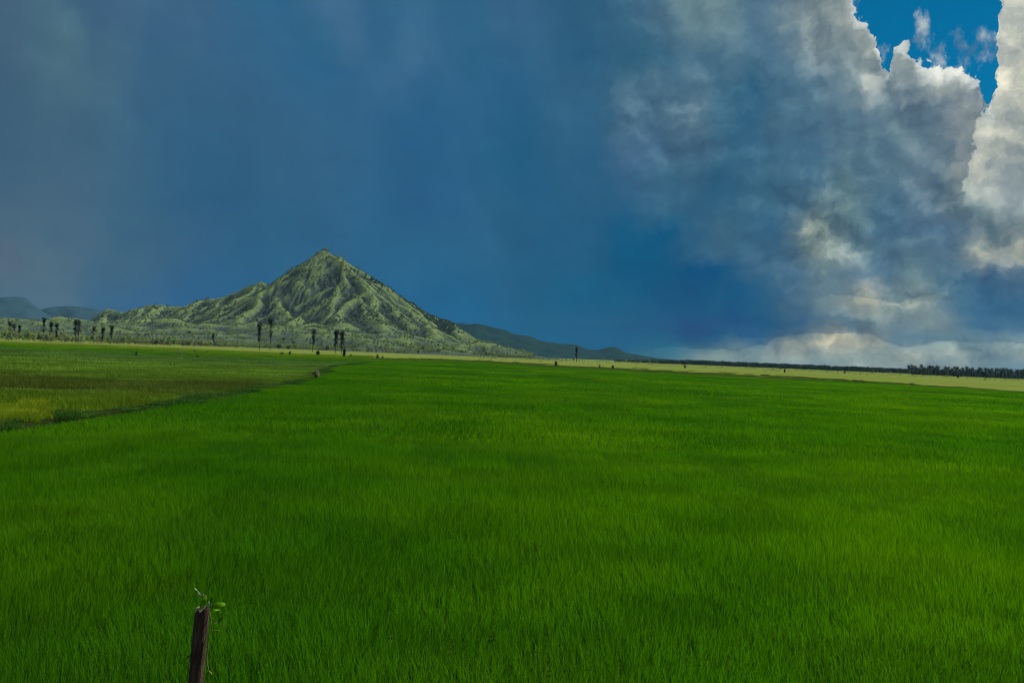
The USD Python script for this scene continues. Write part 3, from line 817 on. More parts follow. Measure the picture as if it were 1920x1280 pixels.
def mountain_look():
    g = Graph()
    pos = g.add('geometry', 'position')
    cover = g.add('attribute', 'fac', attribute='cover')      # how much scrub: gullies hold bushes, ridges are grass
    f = g.plus(g.mad(cover, 0.66, -0.10), g.plus(g.mul(g.noise(pos, 0.018, 6.0, 0.68), 0.46), g.mul(g.noise(pos, 0.10, 4.0, 0.65), 0.34)))
    g.k += 1
    nm = f'n{g.k}'
    g.nodes[nm] = ('rgb_ramp', {'ramp': [(0.28, (0.080, 0.112, 0.042)), (0.44, (0.058, 0.088, 0.041)), (0.58, (0.043, 0.066, 0.040)), (0.72, (0.034, 0.048, 0.038)), (0.92, (0.024, 0.034, 0.030))], 'interpolate': True})
    g.links.append((f, f'{nm}.fac'))
    nrm = g.add('bump', 'normal', height=g.noise(pos, 0.22, 5.0, 0.65), strength=1.0, distance=5.0)
    return g.material('mountain_grass', surface=g.add('principled_bsdf', 'BSDF', base_color=f'{nm}.color', roughness=1.0, specular_ior_level=0.0, normal=nrm))


mm = usdkit.mesh(stage, '/World/mountain', mountain_mesh, mountain_look(), smooth=True)
curv = gaussian_filter(MZ, 5) - MZ
cov = np.clip(0.5 + curv / 7.0, 0, 1)
UsdGeom.PrimvarsAPI(mm).CreatePrimvar('cover', Sdf.ValueTypeNames.FloatArray, 'vertex').Set(Vt.FloatArray.FromNumpy(cov.ravel().astype(np.float32)))
tell(mm.GetPrim(), label='pointed green mountain with sharp grassy ridges and dark gullies', kind='structure')


def hill(name, sky_px, y, depth, mat, label, rough=0.06, seed=0):
    pts = np.array([at_depth(px, py, y) for px, py in sky_px])
    xs = np.linspace(pts[0, 0], pts[-1, 0], 220)
    h = np.interp(xs, pts[:, 0], pts[:, 2])
    v = np.linspace(-1, 1, 41)
    X = np.repeat(xs[None], len(v), 0)
    Yv = y + v[:, None] * depth + 0 * X
    n = meshkit.fbm(np.stack([X / (depth * 0.35), Yv / (depth * 0.35), 0 * X], -1), 6, seed) - 0.5
    Z = np.maximum(h, 0)[None] * np.clip(1 - np.abs(v) ** 1.2, 0, 1)[:, None] * (1 + 1.1 * n * np.abs(v)[:, None] ** 0.5) + np.maximum(h, 0)[None] * rough * n * (1 - np.abs(v[:, None])) - 1.0
    m = len(xs)
    q = np.array([(j * m + i, j * m + i + 1, (j + 1) * m + i + 1, (j + 1) * m + i) for j in range(len(v) - 1) for i in range(m - 1)])
    o = usdkit.mesh(stage, '/World/' + name, (np.stack([X, Yv, Z], -1).reshape(-1, 3), q), mat, smooth=True)
    tell(o.GetPrim(), label=label, kind='structure')


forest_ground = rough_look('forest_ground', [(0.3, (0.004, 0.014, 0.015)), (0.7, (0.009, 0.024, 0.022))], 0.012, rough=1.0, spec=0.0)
hazy_far_forest = rough_look('hazy_far_forest', [(0.3, (0.010, 0.026, 0.036)), (0.7, (0.016, 0.036, 0.046))], 0.012, rough=1.0, spec=0.0)  # forest colour with the blue haze of distance painted into it
hill('far_left_mountain', [(-420, 640), (-330, 600), (-250, 575), (-180, 582), (-120, 566), (-60, 556), (-20, 560), (8, 557), (22, 556.5), (36, 560), (50, 566), (62, 572), (75, 580), (90, 589), (130, 610), (160, 632)], 5200, 520, hazy_far_forest, 'rounded blue mountain far away at the left edge', seed=1)
hill('far_low_mountain', [(20, 626), (60, 592), (80, 580), (100, 575), (130, 573), (158, 575), (180, 579), (220, 590), (280, 605), (360, 640)], 5800, 460, hazy_far_forest, 'lower blue hill behind the left end of the mountain', seed=2)
hill('far_right_hills', [(700, 652), (780, 606), (830, 601), (880, 611), (910, 617), (940, 621), (965, 628), (990, 632), (1010, 640), (1040, 643), (1065, 645), (1082, 646), (1100, 654), (1120, 656), (1138, 653), (1155, 654), (1172, 660), (1200, 665), (1240, 672), (1300, 676), (1380, 679), (1480, 684), (1560, 688)], 4600, 500, forest_ground, 'dark wooded hills sloping down to the right of the mountain', rough=0.25, seed=3)


# ------------------------------------------------------------------ trees
class_root = UsdGeom.Scope.Define(stage, '/World/Looks/kinds')     # patterns for repeats; never drawn by themselves


def kind_class(name):
    return stage.CreateClassPrim(f'/World/{name}') if False else stage.CreateClassPrim(f'/{name}_kind')


def frond(s, root, az, elev, length, droop, width, r, n=9):
    """A palm frond: a drooping rib with leaflets on both sides."""
    t = np.linspace(0, 1, n)
    d = np.array([math.cos(az), math.sin(az)])
    hor = np.cumsum(np.cos(elev - droop * t)) / n * length
    ver = np.cumsum(np.sin(elev - droop * t)) / n * length
    p = np.column_stack([root[0] + d[0] * hor, root[1] + d[1] * hor, root[2] + ver])
    side = np.array([-d[1], d[0], 0.0])
    for i in range(n - 1):
        w = width * (0.35 + 0.65 * math.sin(math.pi * min(1, 0.12 + t[i] * 0.9))) * r.uniform(0.7, 1.1)
        for sg in (-1, 1):
            if r.random() < 0.1:
                continue
            tip = p[i] + side * sg * w + (p[i + 1] - p[i]) * 0.9 - np.array([0, 0, w * r.uniform(0.35, 0.9)])
            s.add([p[i], p[i + 1], tip], [[0, 1, 2]])
            tip2 = (p[i] + p[i + 1]) / 2 + side * sg * w * 0.9 + (p[i + 1] - p[i]) * 0.7 - np.array([0, 0, w * r.uniform(0.1, 0.6)])
            s.add([p[i] * 0.6 + p[i + 1] * 0.4, p[i + 1], tip2], [[0, 1, 2]])


def palm_parts(h, seed, fronds=14, length=3.2, skirt=6, skirt_len=4.0, lean=0.4, trunk_r=0.2):
    r = np.random.default_rng(seed)
    t = np.linspace(0, 1, 8)
    a = r.uniform(0, 6.28)
    ln = lean * r.uniform(0.3, 1.0)
    tr = np.column_stack([math.cos(a) * ln * t ** 1.7, math.sin(a) * ln * t ** 1.7, h * t - 0.3 * (1 - t)])
    s = Soup()
    s.tube(tr, trunk_r * (1.25 - 0.5 * t), 7)
    c = Soup()
    top = tr[-1]
    for i in range(fronds):
        frond(c, top, 2.4 * i + r.normal(0, .3), r.uniform(-0.1, 1.25), length * r.uniform(0.7, 1.1), r.uniform(1.1, 2.3), 1.0, r)
    for i in range(skirt):
        frond(c, top - [0, 0, (r.random() ** 2.3 * 0.6 * h if skirt > 5 else r.uniform(0, 1.2))], 2.4 * i + r.normal(0, .4), r.uniform(-1.1, 0.1), skirt_len * r.uniform(0.6, 1.1), r.uniform(0.5, 1.3), 1.05, r)
    return s.mesh(), c.mesh()


def leaf_cloud(s, pts, size, r, flat=0.5):
    n = len(pts)
    a = r.normal(0, 1, (n, 3)); a[:, 2] *= flat; a /= np.linalg.norm(a, axis=1, keepdims=True)
    b = r.normal(0, 1, (n, 3)); b -= a * (a * b).sum(1, keepdims=True); b /= np.linalg.norm(b, axis=1, keepdims=True)
    sz = size * r.uniform(0.6, 1.3, (n, 1))
    v = np.stack([pts - a * sz, pts + b * sz * 0.55, pts + a * sz, pts - b * sz * 0.55], 1).reshape(-1, 3)
    i = np.arange(n)[:, None] * 4
    s.add(v, np.vstack([i + [0, 1, 2], i + [0, 2, 3]]))


def broadleaf_parts(h, w, seed, leaves=260, size=0.35, trunk=0.35, bare=0.0, columns=0.6):
    """Trunk, limbs and a crown of many small leaf faces gathered round the limbs; bare: how stripped the tree is."""
    r = np.random.default_rng(seed)
    s, c = Soup(), Soup()
    t = np.linspace(0, 1, 6)
    bend = r.normal(0, 0.25, 2)
    tr = np.column_stack([bend[0] * np.sin(t * 2.5), bend[1] * np.sin(t * 2.2), h * (0.9 if bare > 0.5 else 0.7) * t - 0.2 * (1 - t)])
    rad = 0.02 * h + 0.04
    s.tube(tr, rad * (1 - 0.75 * t), 6)
    spots = []
    for i in range(9):
        u = r.uniform(0.3, 1.0)
        p0 = np.array([np.interp(u, t, tr[:, k]) for k in range(3)])
        az = 2.4 * i + r.normal(0, 0.3)
        L = w * r.uniform(0.35, 0.8) * (1.15 - 0.5 * u)
        e = r.uniform(0.3, 1.2)
        d = np.array([math.cos(az) * math.cos(e), math.sin(az) * math.cos(e), math.sin(e)])
        p2 = p0 + d * L
        p1 = (p0 + p2) / 2 + r.normal(0, 0.06 * L, 3)
        s.tube([p0, p1, p2], [rad * 0.42, rad * 0.28, rad * 0.08], 5)
        if bare > 0.4:
            for _ in range(2):
                q = p1 + (p2 - p1) * r.uniform(0, 0.8)
                s.tube([q, q + (d + r.normal(0, 0.6, 3)) * L * 0.35], [rad * 0.18, rad * 0.05], 4)
        spots += [p1, p2, p2]
    spots.append(tr[-1]); spots.append(tr[-1])
    spots = np.array(spots)
    n = int(leaves * (1 - bare))
    if n:
        k = spots[r.integers(0, len(spots), n)]
        pts = k + r.normal(0, 1, (n, 3)) * [w * 0.16, w * 0.16, h * 0.085]
        pts[:, 2] = np.maximum(pts[:, 2], 0.25)
        leaf_cloud(c, pts, size, r)
    return s.mesh(), (c.mesh() if n else None)


def bush_parts(h, w, seed, leaves=160, size=0.25):
    r = np.random.default_rng(seed)
    s, c = Soup(), Soup()
    tips = []
    for i in range(7):
        az, e = 2.4 * i + r.normal(0, .4), r.uniform(0.6, 1.45)
        d = np.array([math.cos(az) * math.cos(e) * w * 0.5, math.sin(az) * math.cos(e) * w * 0.5, math.sin(e) * h * 0.8]) * r.uniform(0.6, 1.05)
        p = np.array([[0, 0, -0.1], d * 0.5 + r.normal(0, 0.04, 3) * w, d])
        s.tube(p, [0.035 * h, 0.02 * h, 0.006 * h], 5)
        tips += [p[1], p[2], p[2]]
    tips = np.array(tips)
    pts = tips[r.integers(0, len(tips), leaves)] + r.normal(0, 1, (leaves, 3)) * [w * 0.15, w * 0.15, h * 0.13]
    pts[:, 2] = np.maximum(pts[:, 2], 0.05)
    leaf_cloud(c, pts, size, r)
    return s.mesh(), c.mesh()


def make_kind(name, parts):
    """A class prim holding the parts of one kind of tree, for copies to refer to."""
    c = stage.CreateClassPrim(f'/World/Looks/kinds/{name}')
    stage.DefinePrim(c.GetPath()) if False else None
    for part, mesh, mat in parts:
        if mesh is not None:
            usdkit.mesh(stage, f'{c.GetPath()}/{part}', mesh, mat)
    return c.GetPath()


# single dark palms and trees: x, top, base of the photograph, distance, how wide, what singles it out
def lone_palm(px, top, base, dist, label, seed, fronds=13, length=3.0, skirt=6, skirt_len=4.0, lean=0.6, group=None):
    p = at_depth(px, base, dist)
    h = (base - top) * dist / FPX
    t = thing('palm_tree', label, 'palm tree', (p[0], p[1], 0.0), 0.0, group=group)
    hs = h * 0.93
    tr, cr = palm_parts(hs, seed, fronds, length, skirt, skirt_len, lean)
    put(t.GetPath(), 'trunk', tr, dark_bark, smooth=40)
    put(t.GetPath(), 'crown', cr, palm_leaf)


lone_palm(486, 605, 658, 760, 'tall dark palm with a long shaggy skirt, leftmost of the two before the mountain', 1, 18, 4.2, 80, 3.9)
lone_palm(506, 594, 657, 760, 'tallest dark palm, with thin bare trunk below its crown, before the mountain', 2, 18, 4.3, 44, 3.8)
lone_palm(586, 614, 660, 760, 'ragged dark palm with a thin spike on top, behind the dark bush under the mountain', 3, 13, 3.5, 64, 3.4)
lone_palm(628, 622, 668, 700, 'dark ragged palm, left one of the close pair under the peak', 4, 14, 3.4, 74, 3.4)
lone_palm(640, 624, 669, 700, 'dark ragged palm, right one of the close pair under the peak', 5, 15, 3.9, 84, 3.8)
lone_palm(1081, 648, 678, 900, 'single narrow dark palm standing alone right of the mountain slope', 6, 9, 1.9, 46, 2.8)
for k, (px, top, base, dist, lb) in enumerate([
    (17, 600, 636, 720, 'dark palm nearest the left edge of the tree line'),
    (26, 603, 634, 780, 'short dark palm second from the left edge'),
    (36, 602, 631, 800, 'short broad dark palm third from the left edge'),
    (82, 589, 636, 720, 'tallest dark palm of the left tree line'),
    (95, 597, 636, 720, 'slender dark palm just right of the tallest one at left'),
    (105, 601, 638, 700, 'stout dark palm beside the slender one at left'),
    (141, 594, 640, 680, 'tall dark palm, left one of the touching pair at left'),
    (147, 596, 640, 690, 'broad dark palm, right one of the touching pair at left'),
    (175, 604, 637, 760, 'small dark palm standing clear, right of the touching pair'),
    (191, 608, 641, 720, 'thin dark palm between two others at the left hill foot'),
    (208, 604, 641, 700, 'rightmost dark palm of the left tree line'),
    (400, 606, 632, 1000, 'small dull palm among pale scrub at the foot of the left ridge')]):
    lone_palm(px, top, base, dist, lb, 20 + k, 11, 2.9, 40, 2.9)

# bushes and stumps in the fields
def lone_bush(px, top, base, width_px, label, seed, mat, name='bush', cat='bush', leaves=150):
    o = ground_at(px, base, 0.0)
    dist = o[1]
    h, w = max(0.5, (base - top) * dist / FPX), width_px * dist / FPX
    tw, lf = bush_parts(h, w, seed, leaves * 2, size=0.075 * max(h, 0.6 * w))
    t = thing(name, label, cat, (o[0], o[1], 0.0))
    put(t.GetPath(), 'stems', tw, dark_bark if mat is not brown_leaf else grey_bark)
    put(t.GetPath(), 'foliage', lf, mat)


twig_leaf = plant_look('twig_leaf', [(0.2, (0.13, 0.12, 0.095)), (0.5, (0.2, 0.18, 0.14)), (0.8, (0.26, 0.24, 0.18))], translucent=0.4)
lone_bush(595, 655, 667, 9, 'dark round bush in front of the ragged spike-topped palm', 1, dark_leaf)
lone_bush(645, 652, 670, 6, 'dark upright bush touching the right palm of the pair', 2, dark_leaf)
lone_bush(528, 659, 666, 6, 'tiny dark bush below the tallest palm', 3, dark_leaf)
lone_bush(543, 658, 666, 7, 'low green bush right of the tiny one below the tallest palm', 4, bund_look)
lone_bush(707, 663, 672, 8, 'dark bush on the pale strip right of the palm pair', 5, dark_leaf)
lone_bush(717, 666, 672, 5, 'small dark bush right beside the dark one on the pale strip', 6, dark_leaf)
lone_bush(658, 663, 669, 4, 'tiny dark bush alone just right of the palm pair', 7, dark_leaf)
lone_bush(255, 659, 669, 5, 'narrow dark bush standing alone in the green strip at left', 8, dark_leaf)
lone_bush(337, 656, 666, 12, 'wide brown-green bush in the green strip at left', 9, brown_leaf)
lone_bush(365, 655, 661, 10, 'low green bush on the pale strip left of the palms', 10, bund_look)
lone_bush(388, 656, 662, 9, 'flat green bush near the pale strip, left of the palms', 11, bund_look)
lone_bush(370, 665, 673, 7, 'small dark bush in the grass below the wide brown-green one', 12, dark_leaf)
lone_bush(351, 687, 693, 8, 'low dark tuft in the middle of the left field', 13, dark_leaf)
lone_bush(459, 685, 690, 6, 'low dark tuft in the left field, right of the middle', 14, dark_leaf)
lone_bush(516, 671, 677, 4, 'tiny dark tuft in the bright strip below the palms', 15, dark_leaf)
lone_bush(592, 688, 712, 14, 'brown dry bush at the bend of the field bank', 16, twig_leaf, leaves=110)
lone_bush(1042, 674, 687, 5, 'dark upright bush with a low side shoot on the far rice edge', 17, dark_leaf)
lone_bush(1124, 682, 690, 4, 'thin pale bush between two dark ones on the far rice edge', 18, brown_leaf)
lone_bush(1149, 684, 692, 6, 'compact dark bush on the far rice edge below the wooded hills', 19, dark_leaf)
lone_bush(1284, 682, 690, 7, 'small brownish bush on the pale field right of the hills', 20, brown_leaf)
lone_bush(1604, 711, 718, 11, 'dark bush, left half of the clump on the far right bank', 21, dark_leaf)
lone_bush(1618, 712, 719, 16, 'wide dark bush, right half of the clump on the far right bank', 22, dark_leaf)
lone_bush(1711, 716, 723, 9, 'small dark bush alone on the far right bank', 23, dark_leaf)
lone_bush(1796, 702, 709, 4, 'dark bush at the foot of the palm grove', 24, dark_leaf)
lone_bush(1471, 690, 698, 4, 'thin dark bush on the pale field, leftmost of the right half', 25, dark_leaf)
lone_bush(1584, 694, 700, 4, 'thin bush alone on the pale field left of the palm grove', 26, brown_leaf)
lone_bush(1636, 692, 699, 4, 'small bush on the pale field nearest the palm grove', 27, brown_leaf)

# kinds of trees of the tree line and the scrub
kinds_bare = [make_kind(f'bare_tree_{i}', [('trunk', broadleaf_parts(9, 3.2, 70 + i, 120, 0.4, bare=0.75)[0], grey_bark), ('crown', broadleaf_parts(9, 3.2, 70 + i, 240, 0.4, bare=0.75)[1], scrub_leaf if i % 2 else brown_leaf)]) for i in range(4)]
kinds_leafy = []
for i in range(4):
    a_, b_ = broadleaf_parts(7.5, 4.2, 80 + i, 330, 0.5)
    kinds_leafy.append(make_kind(f'leafy_tree_{i}', [('trunk', a_, grey_bark), ('crown', b_, [scrub_leaf, scrub_leaf, brown_leaf, scrub_leaf][i])]))
kinds_snag = []
for i in range(3):
    a_, b_ = palm_parts(11, 90 + i, 5, 2.0, 4, 2.5, 1.0)
    kinds_snag.append(make_kind(f'stripped_palm_{i}', [('trunk', a_, grey_bark), ('crown', b_, brown_leaf)]))
kinds_grove = []
for i in range(5):
    a_, b_ = palm_parts(15, 100 + i, 15, 4.2, 5, 3.5, 1.2, 0.2)
    kinds_grove.append(make_kind(f'grove_palm_{i}', [('trunk', a_, grey_bark), ('crown', b_, forest_leaf)]))

tree_line = [(-80, 650), (0, 660), (120, 690), (240, 760), (360, 900), (486, 1120), (600, 1250), (760, 1380), (900, 1480), (1050, 1500), (1250, 1500)]
tlx, tld = np.array([p[0] for p in tree_line], float), np.array([p[1] for p in tree_line], float)
rt = np.random.default_rng(33)
for k in range(230):
    px = rt.uniform(-20, 640) if k < 150 else rt.uniform(560, 1240)
    dist = float(np.interp(px, tlx, tld)) * (1 + abs(rt.normal(0, 0.05)))
    x = at_depth(px, horizon(px), dist)[0]
    z = max(0.0, float(mountain_height((dist, x)))) if dist > mys[0] else 0.0
    u = rt.random()
    if u < 0.42:
        kd, nm, lb, ct = kinds_bare[rt.integers(4)], 'bare_tree', 'storm-stripped grey tree with few leaves in the tree line under the mountain', 'tree'
    elif u < 0.78:
        kd, nm, lb, ct = kinds_leafy[rt.integers(4)], 'leafy_tree', 'low pale green bushy tree in the tree line under the mountain', 'tree'
    else:
        kd, nm, lb, ct = kinds_snag[rt.integers(3)], 'stripped_palm', 'pale palm trunk with few brown fronds in the tree line under the mountain', 'palm tree'
    sc = rt.uniform(0.6, 1.15) * (0.8 if px > 640 else 1.0)
    thing(nm, lb, ct, (x, dist, z - 0.1), rt.uniform(0, 6.28), (sc, sc, sc * rt.uniform(0.85, 1.2)), group={'bare_tree': 'storm-stripped trees of the tree line', 'leafy_tree': 'bushy trees of the tree line', 'stripped_palm': 'stripped palm trunks of the tree line'}[nm], of=kd)

# palm grove at the right
for k in range(260):
    px = rt.uniform(1702, 1990)
    row = k % 4
    dist = 1330 + 60 * row + rt.uniform(-18, 18) + max(0, (1725 - px)) * 6
    x = at_depth(px, horizon(px), dist)[0]
    sc = rt.uniform(0.68, 0.98)
    thing('grove_palm', 'tall palm in the dark grove at the right edge', 'palm tree', (x, dist, 0.0), rt.uniform(0, 6.28), (sc, sc, sc * rt.uniform(0.9, 1.1)), group='palms of the grove at the right edge', of=kinds_grove[rt.integers(5)])


# scrub that covers the lower slopes: nobody could count it
def scrub_protos():
    out, mats = [], []
    for i in range(3):
        a, b = broadleaf_parts(8, 4.2, 120 + i, 200, 0.6)
        s = Soup(); s.add(*b); out.append(s.mesh()); mats.append(scrub_leaf)
    for i in range(2):
        a, b = broadleaf_parts(9, 3.0, 130 + i, 120, 0.5, bare=0.8)
        out.append(a); mats.append(grey_bark)
    a, b = broadleaf_parts(7, 4.5, 140, 200, 0.6)
    out.append(b); mats.append(brown_leaf)
    a, b = broadleaf_parts(8, 5, 141, 220, 0.7)
    out.append(b); mats.append(dark_leaf)
    return out, mats


po, pm = scrub_protos()
sp = []
for k in range(7500):
    px = rt.uniform(-40, 1000)
    d0 = float(np.interp(px, tlx, tld))
    dist = d0 * 1.03 + (rt.random() ** 1.3) * (2350 - d0)
    x = at_depth(px, horizon(px), dist)[0]
    z = float(mountain_height((dist, x))) if dist > mys[0] else 0.0
    if z > 85 or (z > 45 and rt.random() < 0.6):
        continue
    dens = meshkit.noise(np.array([x / 60, dist / 90, 0.0]), 4)
    if dens < 0.3 and rt.random() < 0.6:
        continue
    w = rt.choice(7, p=[0.26, 0.23, 0.22, 0.1, 0.08, 0.09, 0.02])
    sc = rt.uniform(0.4, 0.95)
    sp.append((x, dist, max(z, 0) - 0.2, rt.uniform(0, 6.28), sc, sc * rt.uniform(0.8, 1.3), w))
scatter('hillside_scrub', po, pm, sp, 'pale scrub and bare trees covering the foot of the mountain')
# bushes in the gullies higher up
sp = []
patchy = meshkit.fbm(np.stack(np.meshgrid(mxs / 85, mys / 85), -1)[..., [0, 1, 1]] * [1, 1, 0], 4, 31)
gyi, gxi = np.nonzero((cov + 1.5 * (patchy - 0.5) > 0.66) & (MZ > 38))
pick = rt.choice(len(gyi), 10000, replace=False)
for i in pick:
    sc = rt.uniform(0.25, 0.75)
    sp.append((mxs[gxi[i]] + rt.normal(0, 2), mys[gyi[i]] + rt.normal(0, 2), MZ[gyi[i], gxi[i]] - 0.5, rt.uniform(0, 6.28), sc, sc, rt.choice(3, p=[.72, .18, .10])))
scatter('gully_bushes', [po[6], po[0], po[5]], [slope_leaf, scrub_leaf, brown_leaf], sp, 'dark bushes in the gullies of the mountain')
sp_ = np.nonzero(MZ > 60)
gyi, gxi = sp_
sp = []
for i in rt.choice(len(gyi), 3500, replace=False):
    sc = rt.uniform(0.3, 0.9)
    sp.append((mxs[gxi[i]] + rt.normal(0, 2), mys[gyi[i]] + rt.normal(0, 2), MZ[gyi[i], gxi[i]] - 0.5, rt.uniform(0, 6.28), sc, sc, rt.choice(2, p=[.3, .7])))
for i in range(2600):                                      # darker woods on the far right flank
    px_, y_ = rt.uniform(690, 850), rt.uniform(2480, 2760)
    x_ = at_depth(px_, horizon(px_), y_)[0]
    z_ = float(mountain_height((y_, x_)))
    if z_ > 45:
        sc = rt.uniform(0.4, 1.0)
        sp.append((x_, y_, z_ - 0.5, rt.uniform(0, 6.28), sc, sc, 1))
scatter('slope_bushes', [po[0], po[6]], [scrub_leaf, slope_leaf], sp, 'bushes dotted over the ridges and the right flank of the mountain')
# a pale bare clump on the very summit
pk = at_depth(610, 466, 2498.0)
zt = float(mountain_height((2498.0, pk[0])))
t = thing('summit_bush', 'pale yellow-green bushy clump on the very top of the mountain', 'bush', (pk[0], 2498.0, zt - 1.5))
a, b = bush_parts(11, 14, 77, 260, 1.1)
put(t.GetPath(), 'stems', a, grey_bark)
put(t.GetPath(), 'foliage', b, plant_look('summit_leaf', [(0.3, (0.15, 0.17, 0.08)), (0.7, (0.26, 0.27, 0.16))], translucent=0.2))
# undergrowth of the palm grove
sp = []
for k in range(700):
    px = rt.uniform(1712, 2000)
    dist = rt.uniform(1345, 1640)
    x = at_depth(px, horizon(px), dist)[0]
    sc = rt.uniform(0.7, 1.5)
    sp.append((x, dist, -0.3, rt.uniform(0, 6.28), sc, sc * rt.uniform(0.8, 1.2), 0))
scatter('grove_undergrowth', [po[6]], [forest_leaf], sp, 'dark undergrowth between the palms of the grove')
sp = []
for k in range(900):
    px = rt.uniform(900, 1960)
    dist = rt.uniform(700, 1850)
    x = at_depth(px, horizon(px), dist)[0]
    sc = rt.uniform(0.1, 0.4) * (0.4 + 0.6 * (dist - 700) / 1150)
    sp.append((x, dist, -0.1, rt.uniform(0, 6.28), sc * 1.3, sc, rt.integers(0, 2)))
scatter('field_scrub', [po[0], po[5]], [scrub_leaf, brown_leaf], sp, 'scattered low scrub on the pale field toward the horizon')
# low dark woods along the horizon between the hills and the grove
sp = []
for k in range(2600):
    px = 1150 + 600 * rt.random() ** 0.8
    dist = rt.uniform(1850, 2300)
    x = at_depth(px, horizon(px), dist)[0]
    sc = rt.uniform(0.9, 1.55)
    sp.append((x, dist, -0.3, rt.uniform(0, 6.28), sc, sc * rt.uniform(0.8, 1.15) * np.interp(px, [1150, 1300], [0.45, 1]), 0))
scatter('distant_woods', [po[6]], [forest_leaf], sp, 'low dark woodland along the horizon at right')

# ------------------------------------------------------------------ post in front
def make_post():
    D = 3.4
    top, bot = at_depth(379.5, 1141, D), at_depth(364.5, 1280, D)
    axis = (top - bot) / np.linalg.norm(top - bot)
    zb = float(bank_z(0, D)) - 0.35
    base = bot + axis * ((zb - bot[2]) / axis[2])
    t = thing('wooden_post', 'dark weathered wooden post with splintered top sprouting green leaves', 'post', (base[0], base[1], zb + 0.35))
    org = np.array([base[0], base[1], zb + 0.35])
    L = np.linalg.norm(top - base)
    n, m = 46, 28
    u = np.linspace(0, 1, n)
    ang = np.arange(m) * 2 * np.pi / m
    ax1 = np.cross(axis, [0, 1, 0]); ax1 /= np.linalg.norm(ax1); ax2 = np.cross(axis, ax1)
    if ax1[0] < 0:
        ax1 = -ax1
    if ax2[1] > 0:
        ax2 = -ax2                                            # towards the camera
    V = []
    for i, ui in enumerate(u):
        rad = 0.031 - 0.0045 * ui
        c = base + axis * (ui * L) + ax1 * 0.010 * math.sin(3.1 * ui + 0.4) - ax1 * 0.010 * math.sin(3.5)
        k = np.stack([np.cos(ang) * 1.6, np.sin(ang) * 1.6, np.full(m, ui * L * 2.5)], -1)
        ro = rad * (1 + 0.2 * (meshkit.fbm(k, 4, 2) - 0.5) + 0.07 * (meshkit.noise(np.stack([np.cos(ang) * 9, np.sin(ang) * 9, np.full(m, ui * L * 3.0)], -1), 6) - 0.5))
        ring = c + np.cos(ang)[:, None] * ro[:, None] * ax1 + np.sin(ang)[:, None] * ro[:, None] * ax2
        if i == n - 1:                                         # the broken, slanting top
            ring = ring + axis * (np.cos(ang) * 0.012 + 0.006 * np.sin(3 * ang + 1) + 0.004 * np.sin(7 * ang))[:, None]
        V.append(ring)
    ctr = V[-1].mean(0) - axis * 0.004
    v = np.vstack([*V, ctr[None]]) - org
    q = np.array([(i * m + j, i * m + (j + 1) % m, (i + 1) * m + (j + 1) % m, (i + 1) * m + j) for i in range(n - 1) for j in range(m)])
    f = np.vstack([q[:, [0, 1, 2]], q[:, [0, 2, 3]], [[(n - 1) * m + j, (n - 1) * m + (j + 1) % m, n * m] for j in range(m)]])
    g = Graph()
    tc = g.add('geometry', 'position')
    st = g.add('mapping', 'vector', mapping_type='point', vector=tc, scale=(1, 1, 0.12))
    fac = g.mad(g.noise(st, 90.0, 6.0, 0.6), 0.7, g.mul(g.noise(tc, 18.0, 4.0, 0.6), 0.3))
    g.k += 1
    nm = f'n{g.k}'
    g.nodes[nm] = ('rgb_ramp', {'ramp': [(0.32, (0.010, 0.005, 0.003)), (0.5, (0.034, 0.019, 0.012)), (0.68, (0.085, 0.052, 0.036))], 'interpolate': True})
    g.links.append((fac, f'{nm}.fac'))
    nrm = g.add('bump', 'normal', height=g.noise(st, 120.0, 6.0, 0.65), strength=1.0, distance=0.008)
    wood = g.material('post_wood', surface=g.add('principled_bsdf', 'BSDF', base_color=f'{nm}.color', roughness=0.85, specular_ior_level=0.2, normal=nrm))
    shaft = put(t.GetPath(), 'shaft', (v, f), wood, smooth=50)
    T = t.GetPath()
    pale = rough_look('splinter_wood', [(0.3, (0.12, 0.15, 0.10)), (0.7, (0.26, 0.28, 0.22))], 60.0)
    leafy = plant_look('sprout_leaf', [(0.3, (0.11, 0.27, 0.006)), (0.7, (0.16, 0.34, 0.01))], patch=6.0, detail_patch=20.0, translucent=0.4)
    olive = plant_look('old_leaf', [(0.3, (0.05, 0.11, 0.01)), (0.7, (0.10, 0.18, 0.02))], patch=6.0, detail_patch=20.0, translucent=0.3)
    palegreen = plant_look('pale_leaf', [(0.3, (0.14, 0.19, 0.04)), (0.7, (0.22, 0.26, 0.08))], patch=6.0, detail_patch=20.0, translucent=0.3)
    vine = rough_look('vine', [(0.3, (0.05, 0.06, 0.02)), (0.7, (0.12, 0.12, 0.05))], 40.0)

    def P(px, py, dz=0.0):
        return at_depth(px, py, D - dz) - org

    def strip(pts, widths, nrm, thick=0.0015):
        """A thin curled strip with thickness."""
        p = np.array(pts)
        tt = np.gradient(p, axis=0); tt /= np.linalg.norm(tt, axis=1, keepdims=True)
        sd = np.cross(tt, nrm); sd /= np.linalg.norm(sd, axis=1, keepdims=True)
        no = np.cross(sd, tt)
        w = np.array(widths)[:, None] / 2
        ring = np.stack([p - sd * w, p + no * thick, p + sd * w, p - no * thick], 1)
        k = len(p)
        qq = np.array([(i * 4 + j, i * 4 + (j + 1) % 4, (i + 1) * 4 + (j + 1) % 4, (i + 1) * 4 + j) for i in range(k - 1) for j in range(4)])
        return ring.reshape(-1, 3), np.vstack([qq, [[0, 3, 2, 1], [(k - 1) * 4, (k - 1) * 4 + 1, (k - 1) * 4 + 2, (k - 1) * 4 + 3]]])

    toward = np.array([0.15, -1.0, 0.35])
